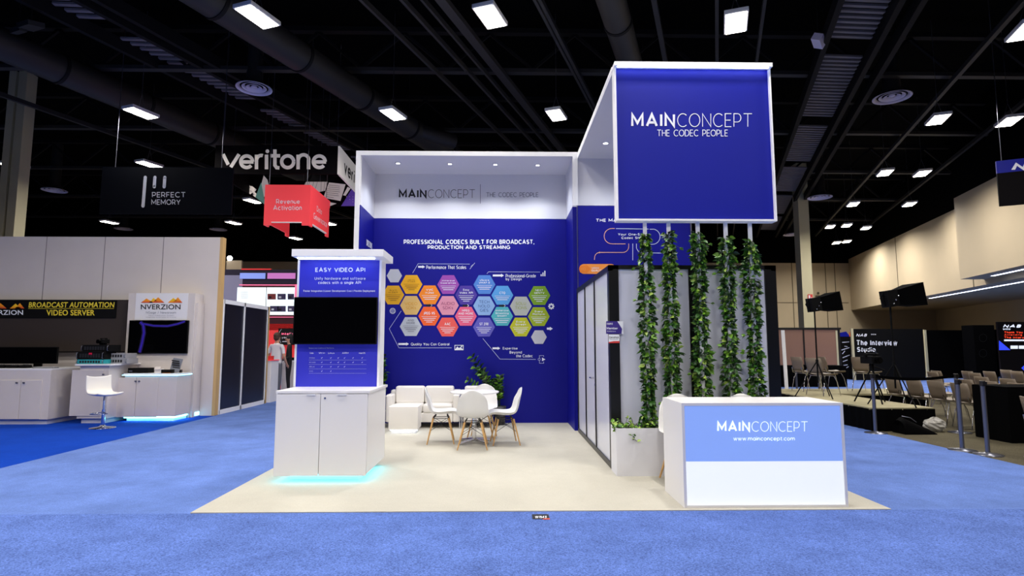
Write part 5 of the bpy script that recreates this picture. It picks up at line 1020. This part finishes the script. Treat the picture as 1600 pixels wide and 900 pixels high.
board('narrow dark stand between brown boards and interview panel with blue and orange top', 'banner_stand', 1311, 526, 1331, 25.2, 'soft_black', lambda g, f: (g.poly(f, [(1312, 526), (1312, 520), (1322, 518), (1327, 524), (1327, 526)], 'fascia_blue'), g.rect(f, 1327, 519, 1331, 526, 'mt_red'), [g.line(f, [(1314+R.uniform(0, 6), 535+6*k), (1318+R.uniform(2, 10), 533+6*k+R.uniform(-3, 3))], 1.2, 'print_line') for k in range(9)]))
mat('screen_dark', (8, 8, 14), .2, emit=.2); mat('screen_red', (240, 70, 40), emit=.9); mat('screen_blue', (50, 70, 240), emit=.9); mat('screen_text', (220, 228, 245), emit=.9)
def art2(g, f):
    g.text(f, 'NAB', 1567, 507, 1595, 512, 'screen_text', .05, slant=2); g.text(f, 'SHOW', 1567, 513, 1579, 515.5, 'screen_text', .03)
    g.text(f, 'Thank You to', 1569, 517.5, 1606, 521, 'screen_red', .03); g.text(f, 'Attending', 1569, 521.8, 1597, 525, 'screen_red', .03); g.text(f, 'The Interview', 1569, 525.6, 1610, 529, 'screen_red', .03); g.rect(f, 1569, 530.5, 1610, 533, 'screen_text')
    g.poly(f, [(1561, 532), (1579, 547), (1561, 547)], 'screen_blue'); g.rect(f, 1579, 540, 1590.5, 545, 'screen_text'); g.rect(f, 1592, 540, 1606, 545, 'screen_text'); g.poly(f, [(1596, 575), (1600, 571), (1604, 575), (1600, 579)], 'screen_blue')
board('tall lit screen with red and blue NAB show text at the right edge', 'display_screen', 1558, 503, 1640, 18.5, 'screen_dark', art2, 'screen', zb=.25)
board('black speaker cabinet stack left of the lit screen', 'loudspeaker', 1520, 508, 1553, 19.5, 'black_cloth', lambda g, f: [g.line(f, [(1536+6*math.cos(a_/8*PI), c_+6*math.sin(a_/8*PI)) for a_ in range(16)], .5, 'ink', True) for c_ in (528, 552)], 'speaker', zb=0, th=.5)
# brown boards
a0 = atY(1216, 515, 24); a1 = atY(1308, 515, 24); t = thing('pinboard_wall', 'row of brown display boards with dark top rail behind the stage', 'display panel', ((a0.x+a1.x)/2, 24, 0)); xm = atY(1255, 515, 24).x
put(MB('brown_board').box(a0.x, xm-.03, 24, 24.05, .3, 2.14), 'board', t); put(MB('brown_board').box(xm+.03, a1.x, 24, 24.05, .3, 2.14), 'board', t); put(MB('wire_black').box(a0.x-.2, a1.x+.15, 23.97, 24.08, 2.14, 2.22).box(xm-.03, xm+.03, 23.98, 24.07, 0, 2.14).box(a1.x, a1.x+.1, 23.98, 24.07, 0, 2.14), 'rail', t); put(MB('concrete').box(a1.x-.08, a1.x, 23.985, 24, .3, 2.1), 'white_edge', t)
t = thing('draped_table', 'long black skirted table in front of the brown boards', 'table', (11.3, 20.8, 0)); a = MB('black_cloth'); a.box(9.7, 12.3, 20.5, 21.2, .74, .76); skirt((9.69, 20.49), (12.31, 20.49), .007, .76); skirt((9.69, 21.2), (9.69, 20.49), .007, .76); skirt((12.31, 20.49), (12.31, 21.2), .007, .76); put(a, 'tablecloth', t); put(MB('wire_black').box(9.8, 9.84, 21.1, 21.14, .006, .74).box(12.16, 12.2, 21.1, 21.14, .006, .74), 'table_frame', t)
# leaning white pole
b0 = atZ(1230.5, 628); b1 = atY(1223, 516, b0.y+.1); t = thing('sign_pole', 'tall white pole with printed strip behind the right end of the desk', 'pole', tuple(b0)); put(MB('white_trim').beam(b0, (b1.x, b1.y, b1.z), .085, .03), 'pole', t); put(MB('steel').box(b0.x-.15, b0.x+.15, b0.y-.15, b0.y+.15, .006, .02), 'foot', t)
# signs on the column and wall
q0 = atY(1262, 460, 25.74); q1 = atY(1270, 470.5, 25.74); t = thing('fire_sign', 'small red and white sign on the cream column', 'sign', tuple(q0)); put(MB('sign_red').box(q0.x, q1.x, 25.73, 25.75, q1.z, q0.z), 'plate', t); put(MB('print_white').box(q0.x+.03, q0.x+.1, 25.722, 25.73, q1.z+.04, q0.z-.04).box(q0.x+.14, q1.x-.03, 25.722, 25.73, q1.z+.04, q0.z-.14), 'symbol', t)
q0 = atY(1278.5, 459, 35.9); t = thing('restroom_sign', 'dark standing figure symbol on the cream back wall beside the column', 'sign', tuple(q0)); mat('sign_brown', (74, 66, 48), .6)
f = pix(35.94); F2 = pix(35.99); b = MB('sign_brown')
for pts in ([(1278.5+2*math.cos(i*.52), 458+2*math.sin(i*.52)) for i in range(12)], [(1274,461.5),(1283,461.5),(1284,472),(1282.8,472),(1282,465),(1281.5,485),(1279,485),(1278.5,474),(1278,485),(1275.5,485),(1275,465),(1274.2,472),(1273,472)]):
    n = len(pts); b.add([f(*p) for p in pts]+[F2(*p) for p in pts], [tuple(range(n)), tuple(range(2*n-1, n-1, -1))]+[(i, i+n, (i+1) % n+n, (i+1) % n) for i in range(n)])
put(b, 'figure', t)
